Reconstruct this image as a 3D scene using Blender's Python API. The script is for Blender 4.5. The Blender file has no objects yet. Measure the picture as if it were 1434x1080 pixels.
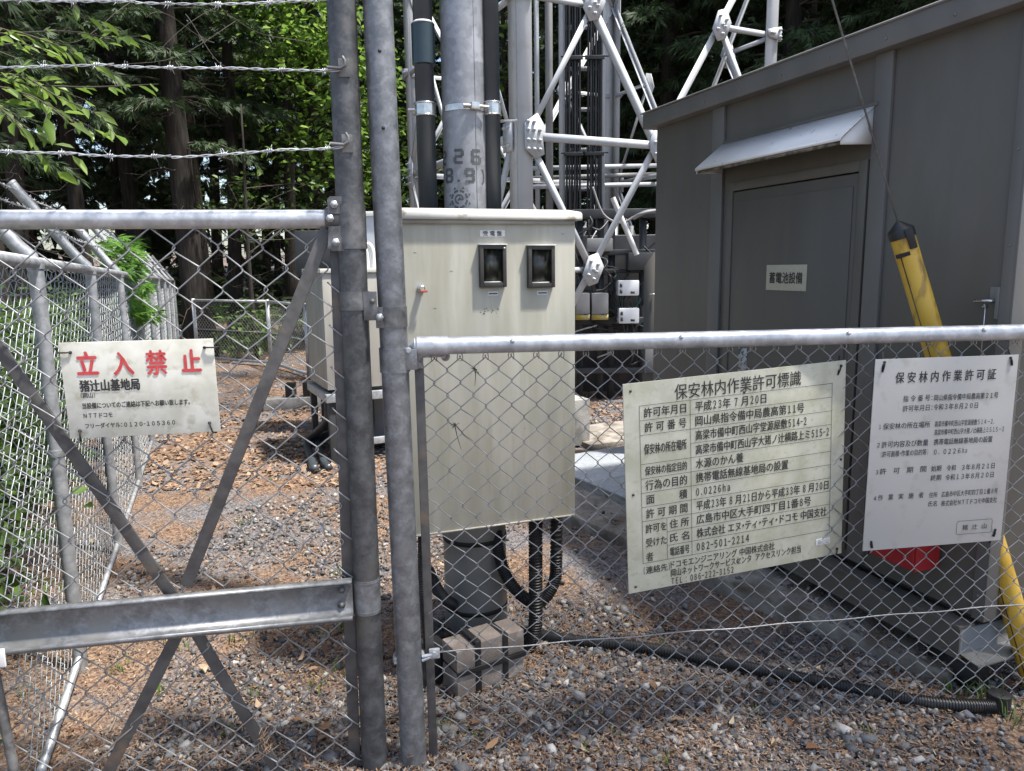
import bpy, bmesh, math, random
import numpy as np
from mathutils import Vector, Matrix
random.seed(7); RNG = np.random.default_rng(7)
R_ = math.radians
scene = bpy.context.scene
COL = scene.collection

# ------------------------------------------------------------------ camera, sky, sun
H = 1.5; PITCH = R_(9.06); ROLL = R_(.76)
FW = np.array([0, math.cos(PITCH), -math.sin(PITCH)])
_r0 = np.array([1., 0, 0]); _u0 = np.array([0, math.sin(PITCH), math.cos(PITCH)])
RT = math.cos(ROLL)*_r0 - math.sin(ROLL)*_u0
UP = math.cos(ROLL)*_u0 + math.sin(ROLL)*_r0
CAM = np.array([0, 0, H])
cd = bpy.data.cameras.new('Camera'); cam = bpy.data.objects.new('Camera', cd); COL.objects.link(cam)
cd.sensor_width = 36; cd.lens = 36*1036/1434; cd.clip_start = .05; cd.clip_end = 500
m3 = Matrix((RT, UP, -FW)).transposed()
cam.matrix_world = Matrix.Translation((0, 0, H)) @ m3.to_4x4()
scene.camera = cam

SUN = Vector((.354, -.124, .927)).normalized()          # towards the sun
world = bpy.data.worlds.new('World'); scene.world = world; world.use_nodes = True
nt = world.node_tree; bg = nt.nodes['Background']
sky = nt.nodes.new('ShaderNodeTexSky'); sky.sky_type = 'NISHITA'; sky.sun_disc = False; sky.dust_density = 2.2; sky.ozone_density = .6
sky.sun_elevation = math.asin(SUN.z); sky.sun_rotation = math.atan2(SUN.x, SUN.y)
nt.links.new(sky.outputs[0], bg.inputs[0]); bg.inputs[1].default_value = .15
sl = bpy.data.lights.new('Sun', 'SUN'); sl.energy = 4.8; sl.angle = R_(3); sl.color = (1, .96, .90)
so = bpy.data.objects.new('Sun', sl); COL.objects.link(so)
so.rotation_euler = SUN.to_track_quat('Z', 'Y').to_euler(); so.location = (3, -3, 12)
scene.view_settings.view_transform = 'Standard'; scene.view_settings.look = 'None'
scene.view_settings.exposure = 1.0; scene.view_settings.gamma = 1
scene.render.engine = 'CYCLES'
scene.cycles.max_bounces = 6; scene.cycles.diffuse_bounces = 3; scene.cycles.glossy_bounces = 3
scene.cycles.transmission_bounces = 3; scene.cycles.transparent_max_bounces = 4
scene.cycles.use_denoising = True

# survey helpers: sight lines measured from the standpoint, used to read real positions off planes
def sight(x, y): return FW + RT*((x-717)/1036) - UP*((y-540)/1036)
def gz(x, y, z=0.):
    d = sight(x, y); return CAM + d*((z-H)/d[2])
def pl(x, y, P, n):
    d = sight(x, y); return CAM + d*(np.dot(np.array(P)-CAM, n)/np.dot(d, n))
def aty(x, y, Y):
    d = sight(x, y); return CAM + d*(Y/d[1])
def az(a): a = R_(a); return np.array([math.sin(a), math.cos(a), 0.])
Z = np.array([0, 0, 1.])
def A3(*p): return np.array(p, float)
def unit(v): v = np.asarray(v, float); return v/np.linalg.norm(v)

# ------------------------------------------------------------------ mesh builder
class MB:
    def __init__(s): s.v = []; s.q = []; s.t = []; s.ng = []; s.n = 0
    def add(s, v, q=None, t=None, ng=None):
        v = np.asarray(v, float).reshape(-1, 3)
        if q is not None and len(q): s.q.append(np.asarray(q, int)+s.n)
        if t is not None and len(t): s.t.append(np.asarray(t, int)+s.n)
        if ng is not None: s.ng += [[i+s.n for i in f] for f in ng]
        s.v.append(v); s.n += len(v)
    def bm(s, bm):
        bm.verts.index_update()
        s.add([v.co[:] for v in bm.verts], ng=[[v.index for v in f.verts] for f in bm.faces]); bm.free()
    def box(s, c, ax, hs, bev=0.):            # centre, 3 axes, half sizes
        b = bmesh.new(); bmesh.ops.create_cube(b, size=2)
        for v in b.verts: v.co = Vector((v.co.x*hs[0], v.co.y*hs[1], v.co.z*hs[2]))
        if bev > 0: bmesh.ops.bevel(b, geom=b.edges[:], offset=min(bev, min(hs)*.9), segments=2, profile=.6, affect='EDGES')
        M = np.stack([unit(a) for a in ax])
        for v in b.verts: v.co = Vector(np.asarray(c) + np.array(v.co) @ M)
        if np.linalg.det(M) < 0: bmesh.ops.reverse_faces(b, faces=b.faces[:])
        s.bm(b)
    def tube(s, pts, r, n=8, cap=True, ref=None):
        pts = np.asarray(pts, float); k = len(pts)
        r = np.broadcast_to(np.asarray(r, float), (k,))
        T = np.gradient(pts, axis=0) if k > 2 else np.repeat((pts[1]-pts[0])[None], k, 0)
        T = T/np.maximum(np.linalg.norm(T, axis=1, keepdims=True), 1e-9)
        if ref is not None:
            Bn = np.broadcast_to(np.asarray(ref, float), T.shape); N = np.cross(T, Bn)
            N = N/np.maximum(np.linalg.norm(N, axis=1, keepdims=True), 1e-9); Bn = np.cross(N, T)
        else:
            N = np.zeros_like(T); a = A3(0, 0, 1) if abs(T[0][2]) < .9 else A3(1, 0, 0)
            nn = unit(np.cross(T[0], a))
            for i in range(k):
                nn = nn - T[i]*np.dot(nn, T[i]); nn = unit(nn); N[i] = nn
            Bn = np.cross(T, N)
        th = np.arange(n)*2*np.pi/n
        ring = pts[:, None] + r[:, None, None]*(np.cos(th)[None, :, None]*N[:, None]+np.sin(th)[None, :, None]*Bn[:, None])
        i = np.arange(k-1)[:, None]*n; j = np.arange(n)[None]; j2 = (j+1) % n
        q = np.stack([i+j, i+j2, i+n+j2, i+n+j], -1).reshape(-1, 4)
        s.add(ring, q, ng=[list(range(n))[::-1], list(range((k-1)*n, k*n))] if cap else None)
    def cyl(s, a, b, r, n=16, r2=None): s.tube([a, b], [r, r if r2 is None else r2], n)
    def prism(s, poly, ex):                  # polygon of 3D points extruded along ex
        p = np.asarray(poly, float); k = len(p); ex = np.asarray(ex, float)
        s.add(np.concatenate([p, p+ex]), ng=[list(range(k))[::-1], list(range(k, 2*k))]+[[i, (i+1) % k, (i+1) % k+k, i+k] for i in range(k)])
    def build(s, name, mat, parent=None, smooth=False):
        V = np.concatenate(s.v) if s.v else np.zeros((0, 3))
        base = np.array(parent['_w']) if parent is not None else np.zeros(3)
        me = bpy.data.meshes.new(name)
        Q = np.concatenate(s.q) if s.q else np.zeros((0, 4), int)
        T = np.concatenate(s.t) if s.t else np.zeros((0, 3), int)
        ngl = s.ng
        loops = np.concatenate([Q.ravel(), T.ravel(), np.array([i for f in ngl for i in f], int)]).astype(np.int32)
        sizes = np.concatenate([np.full(len(Q), 4), np.full(len(T), 3), np.array([len(f) for f in ngl], int)]).astype(np.int32)
        me.vertices.add(len(V)); me.vertices.foreach_set('co', (V-base).astype(np.float32).ravel())
        me.loops.add(len(loops)); me.loops.foreach_set('vertex_index', loops)
        me.polygons.add(len(sizes)); st = np.zeros(len(sizes), np.int32); st[1:] = np.cumsum(sizes)[:-1]
        me.polygons.foreach_set('loop_start', st)
        if smooth: me.polygons.foreach_set('use_smooth', np.ones(len(sizes), bool))
        me.update(calc_edges=True); me.validate()
        if smooth == 'auto': me.set_sharp_from_angle(angle=R_(38))
        me.materials.append(mat)
        o = bpy.data.objects.new(name, me); COL.objects.link(o)
        if parent is not None:
            o.parent = parent
            if parent.type == 'MESH' : pass
        o['_w'] = base.tolist()
        return o
def tag(o, label, cat, group=None, kind=None):
    if label: o['label'] = label
    if cat: o['category'] = cat
    if group: o['group'] = group
    if kind: o['kind'] = kind
    return o
def thing(name, loc, label, cat, group=None):
    o = bpy.data.objects.new(name, None); COL.objects.link(o); o.location = tuple(float(x) for x in loc)
    o.empty_display_size = .1
    o['_w'] = [float(x) for x in loc]; return tag(o, label, cat, group)
def dup(o, loc=None, label=None, rz=None, sc=None, parent=None):
    c = o.copy(); COL.objects.link(c)
    if parent is not None: c.parent = parent
    for ch in list(o.children): dup(ch, parent=c)
    if loc is not None: c.location = tuple(float(x) for x in loc)
    if rz is not None: c.rotation_euler = (0, 0, rz)
    if sc is not None: c.scale = (sc, sc, sc)
    if label: c['label'] = label
    return c
class Fr:                                     # local frame: along, outwards, up
    def __init__(s, o, a, flip=1):
        s.o = np.array(o, float); s.u = az(a); s.d = np.cross(s.u, Z)*flip
    def p(s, a, d, z): return s.o + s.u*a + s.d*d + Z*z
    def box(s, mb, a0, a1, d0, d1, z0, z1, bev=0.):
        mb.box(s.p((a0+a1)/2, (d0+d1)/2, (z0+z1)/2), (s.u, s.d, Z), (abs(a1-a0)/2, abs(d1-d0)/2, abs(z1-z0)/2), bev)

# ------------------------------------------------------------------ materials
def ramp(nt, cols, pos=None):
    r = nt.nodes.new('ShaderNodeValToRGB'); e = r.color_ramp.elements
    pos = pos or [i/(len(cols)-1) for i in range(len(cols))]
    while len(e) < len(cols): e.new(.5)
    for k, (c, q) in enumerate(zip(cols, pos)): e[k].position = q; e[k].color = (*c, 1)
    return r
def mat(name, cols, pos=None, scale=8, detail=6, stretch=(1, 1, 1), rough=.6, metal=0., bump=0., bscale=60, island=False,
        stain=None, stain_scale=3, stain_pos=(.5, .7), stain_stretch=(1, 1, 1), subs=0., rvar=0., spec=.5, vor=False):
    m = bpy.data.materials.new(name); m.use_nodes = True; t = m.node_tree; N = t.nodes; L = t.links
    b = N['Principled BSDF']; b.inputs['Roughness'].default_value = rough; b.inputs['Metallic'].default_value = metal
    b.inputs['Specular IOR Level'].default_value = spec
    tc = N.new('ShaderNodeTexCoord')
    def noise(sc, det, st):
        mp = N.new('ShaderNodeMapping'); mp.inputs['Scale'].default_value = st; L.new(tc.outputs['Object'], mp.inputs[0])
        n = N.new('ShaderNodeTexNoise'); n.inputs['Scale'].default_value = sc; n.inputs['Detail'].default_value = det
        L.new(mp.outputs[0], n.inputs['Vector']); return n
    if island:
        g = N.new('ShaderNodeNewGeometry'); r = ramp(t, cols, pos); L.new(g.outputs['Random Per Island'], r.inputs[0])
    else:
        n = noise(scale, detail, stretch); r = ramp(t, cols, pos or [.35+.3*i/(max(1, len(cols)-1)) for i in range(len(cols))])
        if vor:
            v = N.new('ShaderNodeTexVoronoi'); v.inputs['Scale'].default_value = scale*5
            L.new(tc.outputs['Object'], v.inputs['Vector'])
            sep = N.new('ShaderNodeSeparateColor'); L.new(v.outputs['Color'], sep.inputs[0])
            mx = N.new('ShaderNodeMix'); mx.inputs[0].default_value = .14
            L.new(n.outputs['Fac'], mx.inputs[2]); L.new(sep.outputs[0], mx.inputs[3]); L.new(mx.outputs[0], r.inputs[0])
        else: L.new(n.outputs['Fac'], r.inputs[0])
        if rvar:
            mr = N.new('ShaderNodeMapRange'); mr.inputs[1].default_value = .3; mr.inputs[2].default_value = .7
            mr.inputs[3].default_value = rough-rvar; mr.inputs[4].default_value = rough+rvar
            L.new(n.outputs['Fac'], mr.inputs[0]); L.new(mr.outputs[0], b.inputs['Roughness'])
    out = r.outputs[0]
    if stain is not None:
        n2 = noise(stain_scale, 8, stain_stretch); r2 = ramp(t, [(0, 0, 0), (1, 1, 1)], list(stain_pos)); L.new(n2.outputs['Fac'], r2.inputs[0])
        mx = N.new('ShaderNodeMix'); mx.data_type = 'RGBA'; L.new(r2.outputs[0], mx.inputs[0]); L.new(out, mx.inputs[6]); mx.inputs[7].default_value = (*stain, 1)
        out = mx.outputs[2]
    L.new(out, b.inputs['Base Color'])
    if bump:
        n3 = noise(bscale, 5, (1, 1, 1)); bp = N.new('ShaderNodeBump'); bp.inputs['Strength'].default_value = bump; bp.inputs['Distance'].default_value = .01
        L.new(n3.outputs['Fac'], bp.inputs['Height']); L.new(bp.outputs[0], b.inputs['Normal'])
    if subs:
        tr = N.new('ShaderNodeBsdfTranslucent'); L.new(out, tr.inputs[0]); ad = N.new('ShaderNodeMixShader'); ad.inputs[0].default_value = subs
        L.new(b.outputs[0], ad.inputs[1]); L.new(tr.outputs[0], ad.inputs[2]); L.new(ad.outputs[0], N['Material Output'].inputs[0])
    return m
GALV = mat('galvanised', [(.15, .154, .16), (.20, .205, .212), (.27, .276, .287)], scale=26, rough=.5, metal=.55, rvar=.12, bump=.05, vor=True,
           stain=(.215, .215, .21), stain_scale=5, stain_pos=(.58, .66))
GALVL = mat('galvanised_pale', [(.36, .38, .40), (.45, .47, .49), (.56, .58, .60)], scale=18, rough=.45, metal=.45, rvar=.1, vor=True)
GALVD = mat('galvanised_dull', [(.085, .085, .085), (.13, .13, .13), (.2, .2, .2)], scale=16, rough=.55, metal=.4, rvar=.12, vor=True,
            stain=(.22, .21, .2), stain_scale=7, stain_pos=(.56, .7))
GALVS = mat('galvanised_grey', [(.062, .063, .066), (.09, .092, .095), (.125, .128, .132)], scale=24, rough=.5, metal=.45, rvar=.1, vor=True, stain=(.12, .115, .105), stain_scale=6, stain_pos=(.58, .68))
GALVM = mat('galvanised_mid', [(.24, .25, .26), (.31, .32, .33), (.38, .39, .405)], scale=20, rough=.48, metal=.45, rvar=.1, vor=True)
RUSTG = mat('galvanised_rusty', [(.12, .10, .09), (.26, .25, .25), (.17, .10, .06)], scale=22, rough=.6, metal=.3, vor=True)
WIRE = mat('fence_wire', [(.22, .22, .22), (.36, .36, .36)], scale=30, rough=.5, metal=.5)
WIREL = mat('fence_wire_pale', [(.27, .29, .295), (.38, .40, .41)], scale=12, rough=.45, metal=.35)
FLAT = mat('dark_flat_bar', [(.07, .066, .064), (.11, .105, .10)], scale=25, rough=.55, metal=.25, bump=.08,
           stain=(.16, .12, .09), stain_scale=11, stain_pos=(.6, .72))
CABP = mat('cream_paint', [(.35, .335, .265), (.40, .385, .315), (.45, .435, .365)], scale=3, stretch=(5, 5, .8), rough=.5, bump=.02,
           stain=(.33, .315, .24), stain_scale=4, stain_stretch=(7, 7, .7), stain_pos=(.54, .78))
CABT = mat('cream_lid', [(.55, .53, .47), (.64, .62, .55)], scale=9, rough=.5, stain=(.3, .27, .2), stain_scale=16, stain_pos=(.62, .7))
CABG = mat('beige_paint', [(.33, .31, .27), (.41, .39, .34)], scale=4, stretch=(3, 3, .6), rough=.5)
HUT = mat('hut_paint', [(.100, .093, .079), (.121, .113, .098)], scale=2.4, stretch=(2, 2, .8), rough=.5, bump=.015, bscale=200,
          stain=(.112, .104, .083), stain_scale=2.5, stain_stretch=(6, 6, .5), stain_pos=(.52, .7))
HUTP = mat('hut_paint_lit', [(.125, .121, .112), (.15, .145, .134)], scale=3, stretch=(2, 2, .6), rough=.45)  # hut paint lightened to imitate light caught by the pilasters; fascia shares it
HUTD = mat('hut_door_paint', [(.092, .086, .076), (.110, .103, .091)], scale=2, stretch=(2, 2, .6), rough=.48, stain=(.108, .099, .08), stain_scale=2.2, stain_stretch=(5, 5, .5), stain_pos=(.54, .72))
HUTR = mat('hut_roof', [(.17, .17, .165), (.22, .22, .21)], scale=6, rough=.45, stain=(.17, .16, .13), stain_scale=12, stain_pos=(.6, .75))
AWN = mat('awning_metal', [(.74, .725, .70), (.82, .805, .78)], scale=5, rough=.5, stain=(.17, .15, .11), stain_scale=24, stain_pos=(.66, .76))
TOW = mat('tower_paint', [(.41, .425, .44), (.47, .485, .50)], scale=2, rough=.45, stain=(.35, .35, .33), stain_scale=5, stain_pos=(.58, .75))
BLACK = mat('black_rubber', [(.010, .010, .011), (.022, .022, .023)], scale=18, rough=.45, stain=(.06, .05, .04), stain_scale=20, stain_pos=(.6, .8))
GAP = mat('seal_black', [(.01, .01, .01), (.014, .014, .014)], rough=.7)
PVC = mat('dark_conduit', [(.035, .042, .050), (.05, .06, .07)], scale=5, rough=.38, stain=(.10, .10, .10), stain_scale=9, stain_pos=(.62, .8))
POLE = mat('pole_zinc', [(.20, .205, .215), (.27, .275, .29), (.34, .345, .36)], scale=9, stretch=(1, 1, .5), rough=.5, metal=.35, vor=True, stain=(.36, .36, .38), stain_scale=11, stain_pos=(.6, .68))
SLEEVE = mat('pole_sleeve', [(.20, .20, .19), (.28, .28, .265)], scale=7, rough=.5, metal=.2, stain=(.15, .15, .135), stain_scale=5, stain_pos=(.5, .7))
STEEL = mat('stainless', [(.45, .44, .42), (.62, .61, .59)], scale=30, rough=.25, metal=.9)
YEL = mat('yellow_plastic', [(.46, .27, .022), (.56, .34, .035), (.62, .40, .06)], scale=6, rough=.48, stain=(.27, .17, .045), stain_scale=26, stain_stretch=(1, 1, .4), stain_pos=(.53, .68), bump=.05)
RED = mat('red_paint', [(.34, .018, .025), (.43, .03, .035)], scale=5, rough=.4)
CONC = mat('concrete', [(.20, .195, .18), (.30, .29, .27), (.36, .35, .33)], scale=12, rough=.9, bump=.3, bscale=90, stain=(.10, .10, .07), stain_scale=4, stain_pos=(.55, .7))
CHECK = mat('tread_plate', [(.36, .39, .42), (.47, .50, .53)], scale=40, rough=.5, metal=.4, bump=.5, bscale=90)
BLOCK = mat('taupe_block', [(.16, .132, .112), (.22, .185, .16)], scale=12, rough=.85, bump=.2, bscale=150, stain=(.33, .29, .26), stain_scale=15, stain_pos=(.58, .72))
SIGNW = mat('weathered_sign', [(.50, .49, .41), (.58, .57, .49), (.66, .65, .58)], scale=16, detail=9, rough=.55,
            stain=(.40, .38, .28), stain_scale=30, stain_pos=(.56, .76))
SIGNG = mat('grimy_sign', [(.39, .38, .285), (.45, .44, .345), (.50, .49, .395)], scale=14, detail=10, rough=.6,
            stain=(.36, .36, .25), stain_scale=60, stain_pos=(.55, .75))
SIGNC = mat('clean_sign', [(.40, .39, .365), (.445, .435, .41)], scale=3, rough=.45, stain=(.33, .32, .28), stain_scale=18, stain_pos=(.58, .78))
INK = mat('black_ink', [(.02, .02, .02), (.035, .035, .033)], scale=90, rough=.6)
INKG = mat('worn_ink', [(.022, .022, .018), (.045, .045, .035)], scale=140, rough=.6)
INKR = mat('red_ink', [(.50, .045, .05), (.58, .08, .08)], scale=60, rough=.6)
STEN = mat('stencil_paint', [(.045, .048, .052), (.085, .09, .095)], scale=60, rough=.6)
PLATE = mat('pale_plate', [(.60, .60, .58), (.66, .66, .64)], scale=30, rough=.5)
PLATEY = mat('cream_plate', [(.42, .40, .30), (.47, .45, .34)], scale=80, rough=.6)
FRAMED = mat('meter_frame', [(.030, .028, .024), (.045, .042, .036)], scale=30, rough=.5)
GLASS = mat('meter_glass', [(.008, .009, .008), (.018, .02, .016)], scale=30, rough=.32, stain=(.085, .09, .05), stain_scale=26, stain_stretch=(2.2, 2.2, .7), stain_pos=(.5, .72))
WHITEB = mat('white_casing', [(.62, .64, .66), (.70, .72, .74)], scale=4, rough=.4)
SLABM = mat('dirty_concrete', [(.17, .155, .13), (.24, .22, .19), (.31, .29, .255)], scale=9, rough=.95, bump=.4, bscale=70, stain=(.12, .095, .07), stain_scale=5, stain_pos=(.5, .62))
DARKM = mat('dark_rack', [(.035, .037, .04), (.06, .062, .065)], scale=6, rough=.5, metal=.2)
GREYM = mat('grey_casing', [(.20, .20, .20), (.26, .26, .26)], scale=5, rough=.5)
BARK = mat('bark', [(.014, .011, .009), (.026, .021, .017), (.042, .035, .028)], scale=6, stretch=(6, 6, .6), rough=.95, bump=.6, bscale=25)
TWIG = mat('dead_twig', [(.045, .035, .028), (.09, .075, .06)], scale=8, rough=.9)
CONI = mat('conifer_leaf', [(.021, .042, .015), (.035, .066, .022), (.053, .092, .03), (.036, .062, .028)], island=True, rough=.6, subs=.3)
CONI2 = mat('far_conifer_leaf', [(.022, .042, .018), (.036, .066, .024), (.055, .09, .034)], island=True, rough=.65, subs=.25)
BROAD = mat('broad_leaf', [(.09, .17, .03), (.15, .27, .04), (.22, .36, .06), (.30, .42, .10)], island=True, rough=.4, subs=.6)
BROADN = mat('near_leaf', [(.10, .17, .03), (.16, .26, .045), (.22, .33, .06), (.17, .24, .10)], island=True, rough=.35, subs=.5)
FERN = mat('bright_spray', [(.07, .17, .025), (.11, .24, .035), (.15, .30, .05)], island=True, rough=.5, subs=.45)
SHRUB = mat('shrub_leaf', [(.045, .095, .02), (.08, .15, .03), (.13, .21, .045)], island=True, rough=.5, subs=.4)
GRASS = mat('grass_blade', [(.06, .12, .02), (.10, .18, .03), (.16, .2, .05)], island=True, rough=.5, subs=.35)
STONE = mat('crushed_stone', [(.042, .042, .045), (.08, .081, .085), (.13, .131, .135), (.20, .198, .192), (.42, .40, .37), (.17, .14, .11)], [0, .3, .55, .8, .95, 1.], island=True, rough=.8, bump=.25, bscale=150)
LITTER = mat('litter_flake', [(.10, .052, .032), (.19, .105, .062), (.27, .165, .10), (.35, .24, .155), (.13, .08, .052), (.42, .33, .23)], island=True, rough=.75, subs=.1)
LEAFD = mat('fallen_leaf', [(.17, .085, .045), (.28, .16, .085), (.38, .26, .16), (.42, .36, .26)], island=True, rough=.6, subs=.2)
def ground_mat():
    m = bpy.data.materials.new('ground_soil'); m.use_nodes = True; t = m.node_tree; N = t.nodes; L = t.links; b = N['Principled BSDF']
    b.inputs['Roughness'].default_value = .95
    tc = N.new('ShaderNodeTexCoord')
    v = N.new('ShaderNodeTexVoronoi'); v.inputs['Scale'].default_value = 75; L.new(tc.outputs['Object'], v.inputs['Vector'])
    sp = N.new('ShaderNodeSeparateColor'); L.new(v.outputs['Color'], sp.inputs[0])
    r1 = ramp(t, [(.075, .042, .028), (.14, .08, .05), (.20, .125, .08), (.26, .18, .12), (.10, .07, .05)]); L.new(sp.outputs[0], r1.inputs[0])
    r2 = ramp(t, [(.05, .055, .065), (.10, .105, .12), (.19, .19, .2), (.14, .10, .07)]); L.new(sp.outputs[1], r2.inputs[0])
    n = N.new('ShaderNodeTexNoise'); n.inputs['Scale'].default_value = 1.6; n.inputs['Detail'].default_value = 8; L.new(tc.outputs['Object'], n.inputs['Vector'])
    r3 = ramp(t, [(0, 0, 0), (1, 1, 1)], [.44, .58]); L.new(n.outputs['Fac'], r3.inputs[0])
    mx = N.new('ShaderNodeMix'); mx.data_type = 'RGBA'; L.new(r3.outputs[0], mx.inputs[0]); L.new(r1.outputs[0], mx.inputs[6]); L.new(r2.outputs[0], mx.inputs[7])
    L.new(mx.outputs[2], b.inputs['Base Color'])
    bp = N.new('ShaderNodeBump'); bp.inputs['Strength'].default_value = .9; bp.inputs['Distance'].default_value = .012
    L.new(v.outputs['Distance'], bp.inputs['Height']); L.new(bp.outputs[0], b.inputs['Normal'])
    return m

# ------------------------------------------------------------------ ground
def gh(x, y):
    h = .010*np.sin(2.1*x+.6*y)+.008*np.sin(3.7*y-1.3*x+1)+.006*np.sin(6.1*x+5.2*y)
    d = np.hypot(x, y)
    return h + np.clip(d-15, 0, 60)*.05
gx = np.concatenate([-np.geomspace(200, 3.2, 26), np.linspace(-3, 3, 90), np.geomspace(3.2, 200, 26)])
gy = np.concatenate([-np.geomspace(200, .6, 20), np.linspace(-.4, 8, 110), np.geomspace(8.3, 200, 30)])
X, Y = np.meshgrid(gx, gy); nx, ny = len(gx), len(gy)
ii = (np.arange(ny-1)[:, None]*nx+np.arange(nx-1)[None]).ravel()
g = MB(); g.add(np.stack([X, Y, gh(X, Y)-.006], -1), np.stack([ii, ii+1, ii+nx+1, ii+nx], -1))
tag(g.build('ground', ground_mat(), smooth=True), 'litter covered gravel ground of the compound and the wood', None, kind='structure')

# ------------------------------------------------------------------ chain link, barbed wire
def chain(mb, P, u, W, z1, z0, pitch, r, n=5, jit=.0012, dep=0.):
    """woven diamond mesh: one zigzag wire beside the other, hooked at the knuckles; z1 may be a function of the run"""
    nrm = np.cross(u, Z); nw = int(W/(pitch/2))
    for i in range(nw):
        x0 = i*pitch/2
        zt = z1(x0) if callable(z1) else z1
        k = int((zt-z0)/(pitch/2))+1
        e = r*1.1; pts = []
        for j in range(k+1):
            right = (i+j) % 2 == 0
            x = x0+pitch/2+e if right else x0-e
            z = zt-j*pitch/2+random.gauss(0, jit)
            x += random.gauss(0, jit); kn = pitch*.055
            dd = (r*.9+dep) if right else -(r*.9+dep)
            pts.append((x-(e*1.2 if right else -e*1.2), -dd, z+kn)); pts.append((x, 0, z)); pts.append((x-(e*1.2 if right else -e*1.2), dd, z-kn))
        pts = np.array(pts)
        bow = .004*np.sin(pts[:, 2]*5+P[0]*3)+.004*np.sin(pts[:, 0]*4)
        w = np.asarray(P)[None]+u[None]*pts[:, :1]+nrm[None]*(pts[:, 1:2]+bow[:, None])+Z[None]*pts[:, 2:3]
        mb.tube(w, r, n, cap=False, ref=nrm)
def barbed(mb, a, b, sag=.02, r=.0015, step=.11, n=5, ph=0.):
    a = np.asarray(a, float); b = np.asarray(b, float); Lg = np.linalg.norm(b-a); k = max(8, int(Lg/.009))
    t = np.linspace(0, 1, k); c = a+(b-a)*t[:, None]; c[:, 2] -= sag*4*t*(1-t); c[:, 2] += .003*np.sin(t*Lg*9+ph)
    T = unit(b-a); N = unit(np.cross(T, Z)); B = np.cross(N, T)
    for s in (0, math.pi):
        th = t*Lg/.075*2*math.pi+s+ph
        mb.tube(c+.0022*(np.cos(th)[:, None]*N+np.sin(th)[:, None]*B), r, n, cap=False)
    q = step*.4
    while q < Lg-.02:
        i = int(q/Lg*(k-1)); p = c[i]
        for s in (0, 1):
            th = np.linspace(0, 4*math.pi, 15); cx = p+T*(np.linspace(-.005, .005, 15)[:, None]+(.006*s))
            mb.tube(cx+.0048*(np.cos(th)[:, None]*N+np.sin(th)[:, None]*B), r*.85, 4)
            a1 = random.uniform(0, 6.28)
            for e_, sg in ((0, 1), (-1, -1)):
                d = unit(math.cos(a1+e_)*N+math.sin(a1+e_)*B*1.3+T*sg*.45)
                mb.tube([cx[7]-d*.002, cx[7]+d*.016], [r*.85, r*.3], 4)
        q += step*random.uniform(.9, 1.1)

# ------------------------------------------------------------------ gate and front fence (one plane)
PF = A3(0, 2.1, 0); uF = az(82); nF = np.cross(uF, Z)          # nF faces the viewer
def ff(x, y, off=0.): return pl(x, y, PF+nF*off, nF)
fF = Fr(PF, 82)
def loc(p): q = np.asarray(p)-PF; return q@uF, q[2]            # run along the fence, height

gate = thing('chain_link_gate', ff(-60, 1075)*A3(1, 1, 0), 'grey pipe framed mesh gate with dark flat cross brace and barbed wire above', 'gate')
st0, st1 = ff(476, -40), ff(527, 1120)
stile = MB(); stile.tube([st1, st0], .0375, 28, ref=nF)
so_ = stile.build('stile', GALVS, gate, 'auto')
def stile_at(z): return st1+(st0-st1)*((z-st1[2])/(st0[2]-st1[2]))
gl = stile_at(1.64)
tl, tr_ = ff(-190, 308), ff(480, 307)
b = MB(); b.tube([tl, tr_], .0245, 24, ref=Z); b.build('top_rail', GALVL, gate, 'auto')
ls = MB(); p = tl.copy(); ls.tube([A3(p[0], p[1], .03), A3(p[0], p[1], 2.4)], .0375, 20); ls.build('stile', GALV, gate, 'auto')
# sleeve round the stile with an ear, rail socket and bolts
sv = MB(); sv.tube([stile_at(1.555), stile_at(1.672)], .0405, 28)
sv.tube([tr_-uF*.045, tr_+uF*.03], .029, 20)
e0 = loc(tr_)
sv.prism([PF+uF*(e0[0]+a)+Z*(e0[1]+z)-nF*.004+nF*.030 for a, z in ((-.035, .012), (-.035, .05), (-.028, .057), (.0, .057), (.01, .04), (.01, .012))], nF*.006)
sv.prism([PF+uF*(e0[0]+a)+Z*(e0[1]+z)+nF*.026 for a, z in ((-.035, -.02), (-.04, -.075), (-.03, -.085), (.01, -.085), (.02, -.02))], nF*.006)
sv.build('rail_socket', GALVD, gate, 'auto')
for a, z in ((-.018, .036), (-.03, .0), (-.018, -.062)):
    bo = MB(); q = PF+uF*(e0[0]+a)+Z*(e0[1]+z)+nF*.028
    bo.cyl(q, q+nF*.010, .0105, 6); bo.tube([q+nF*.009, q+nF*.014], [.008, .004], 10); bo.build('bolt', GALVL, gate)
# hinge strap on the stile
hs = MB(); z = 1.415
hs.tube([stile_at(z-.024), stile_at(z+.026)], .041, 28)
q = stile_at(z)
fF.box(hs, loc(q)[0]+.025, loc(q)[0]+.062, .028, .034, z-.052, z+.026, .002)
hs.build('hinge_strap', GALVD, gate, 'auto')
hb = MB(); q = PF+uF*(loc(stile_at(z))[0]+.05)+Z*z+nF*.034; hb.cyl(q, q+nF*.006, .007, 6); hb.build('bolt', GALVD, gate)
# two thin rings of the channel clip
rg = MB()
for yy in (812, 852):
    zc = ff(510, yy)[2]; rg.tube([stile_at(zc-.002), stile_at(zc+.002)], .0395, 28)
zc = ff(510, 832)[2]; rg.tube([stile_at(zc-.052), stile_at(zc+.052)], .0387, 28)
rg.build('channel_clip', GALV, gate, 'auto')
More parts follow.
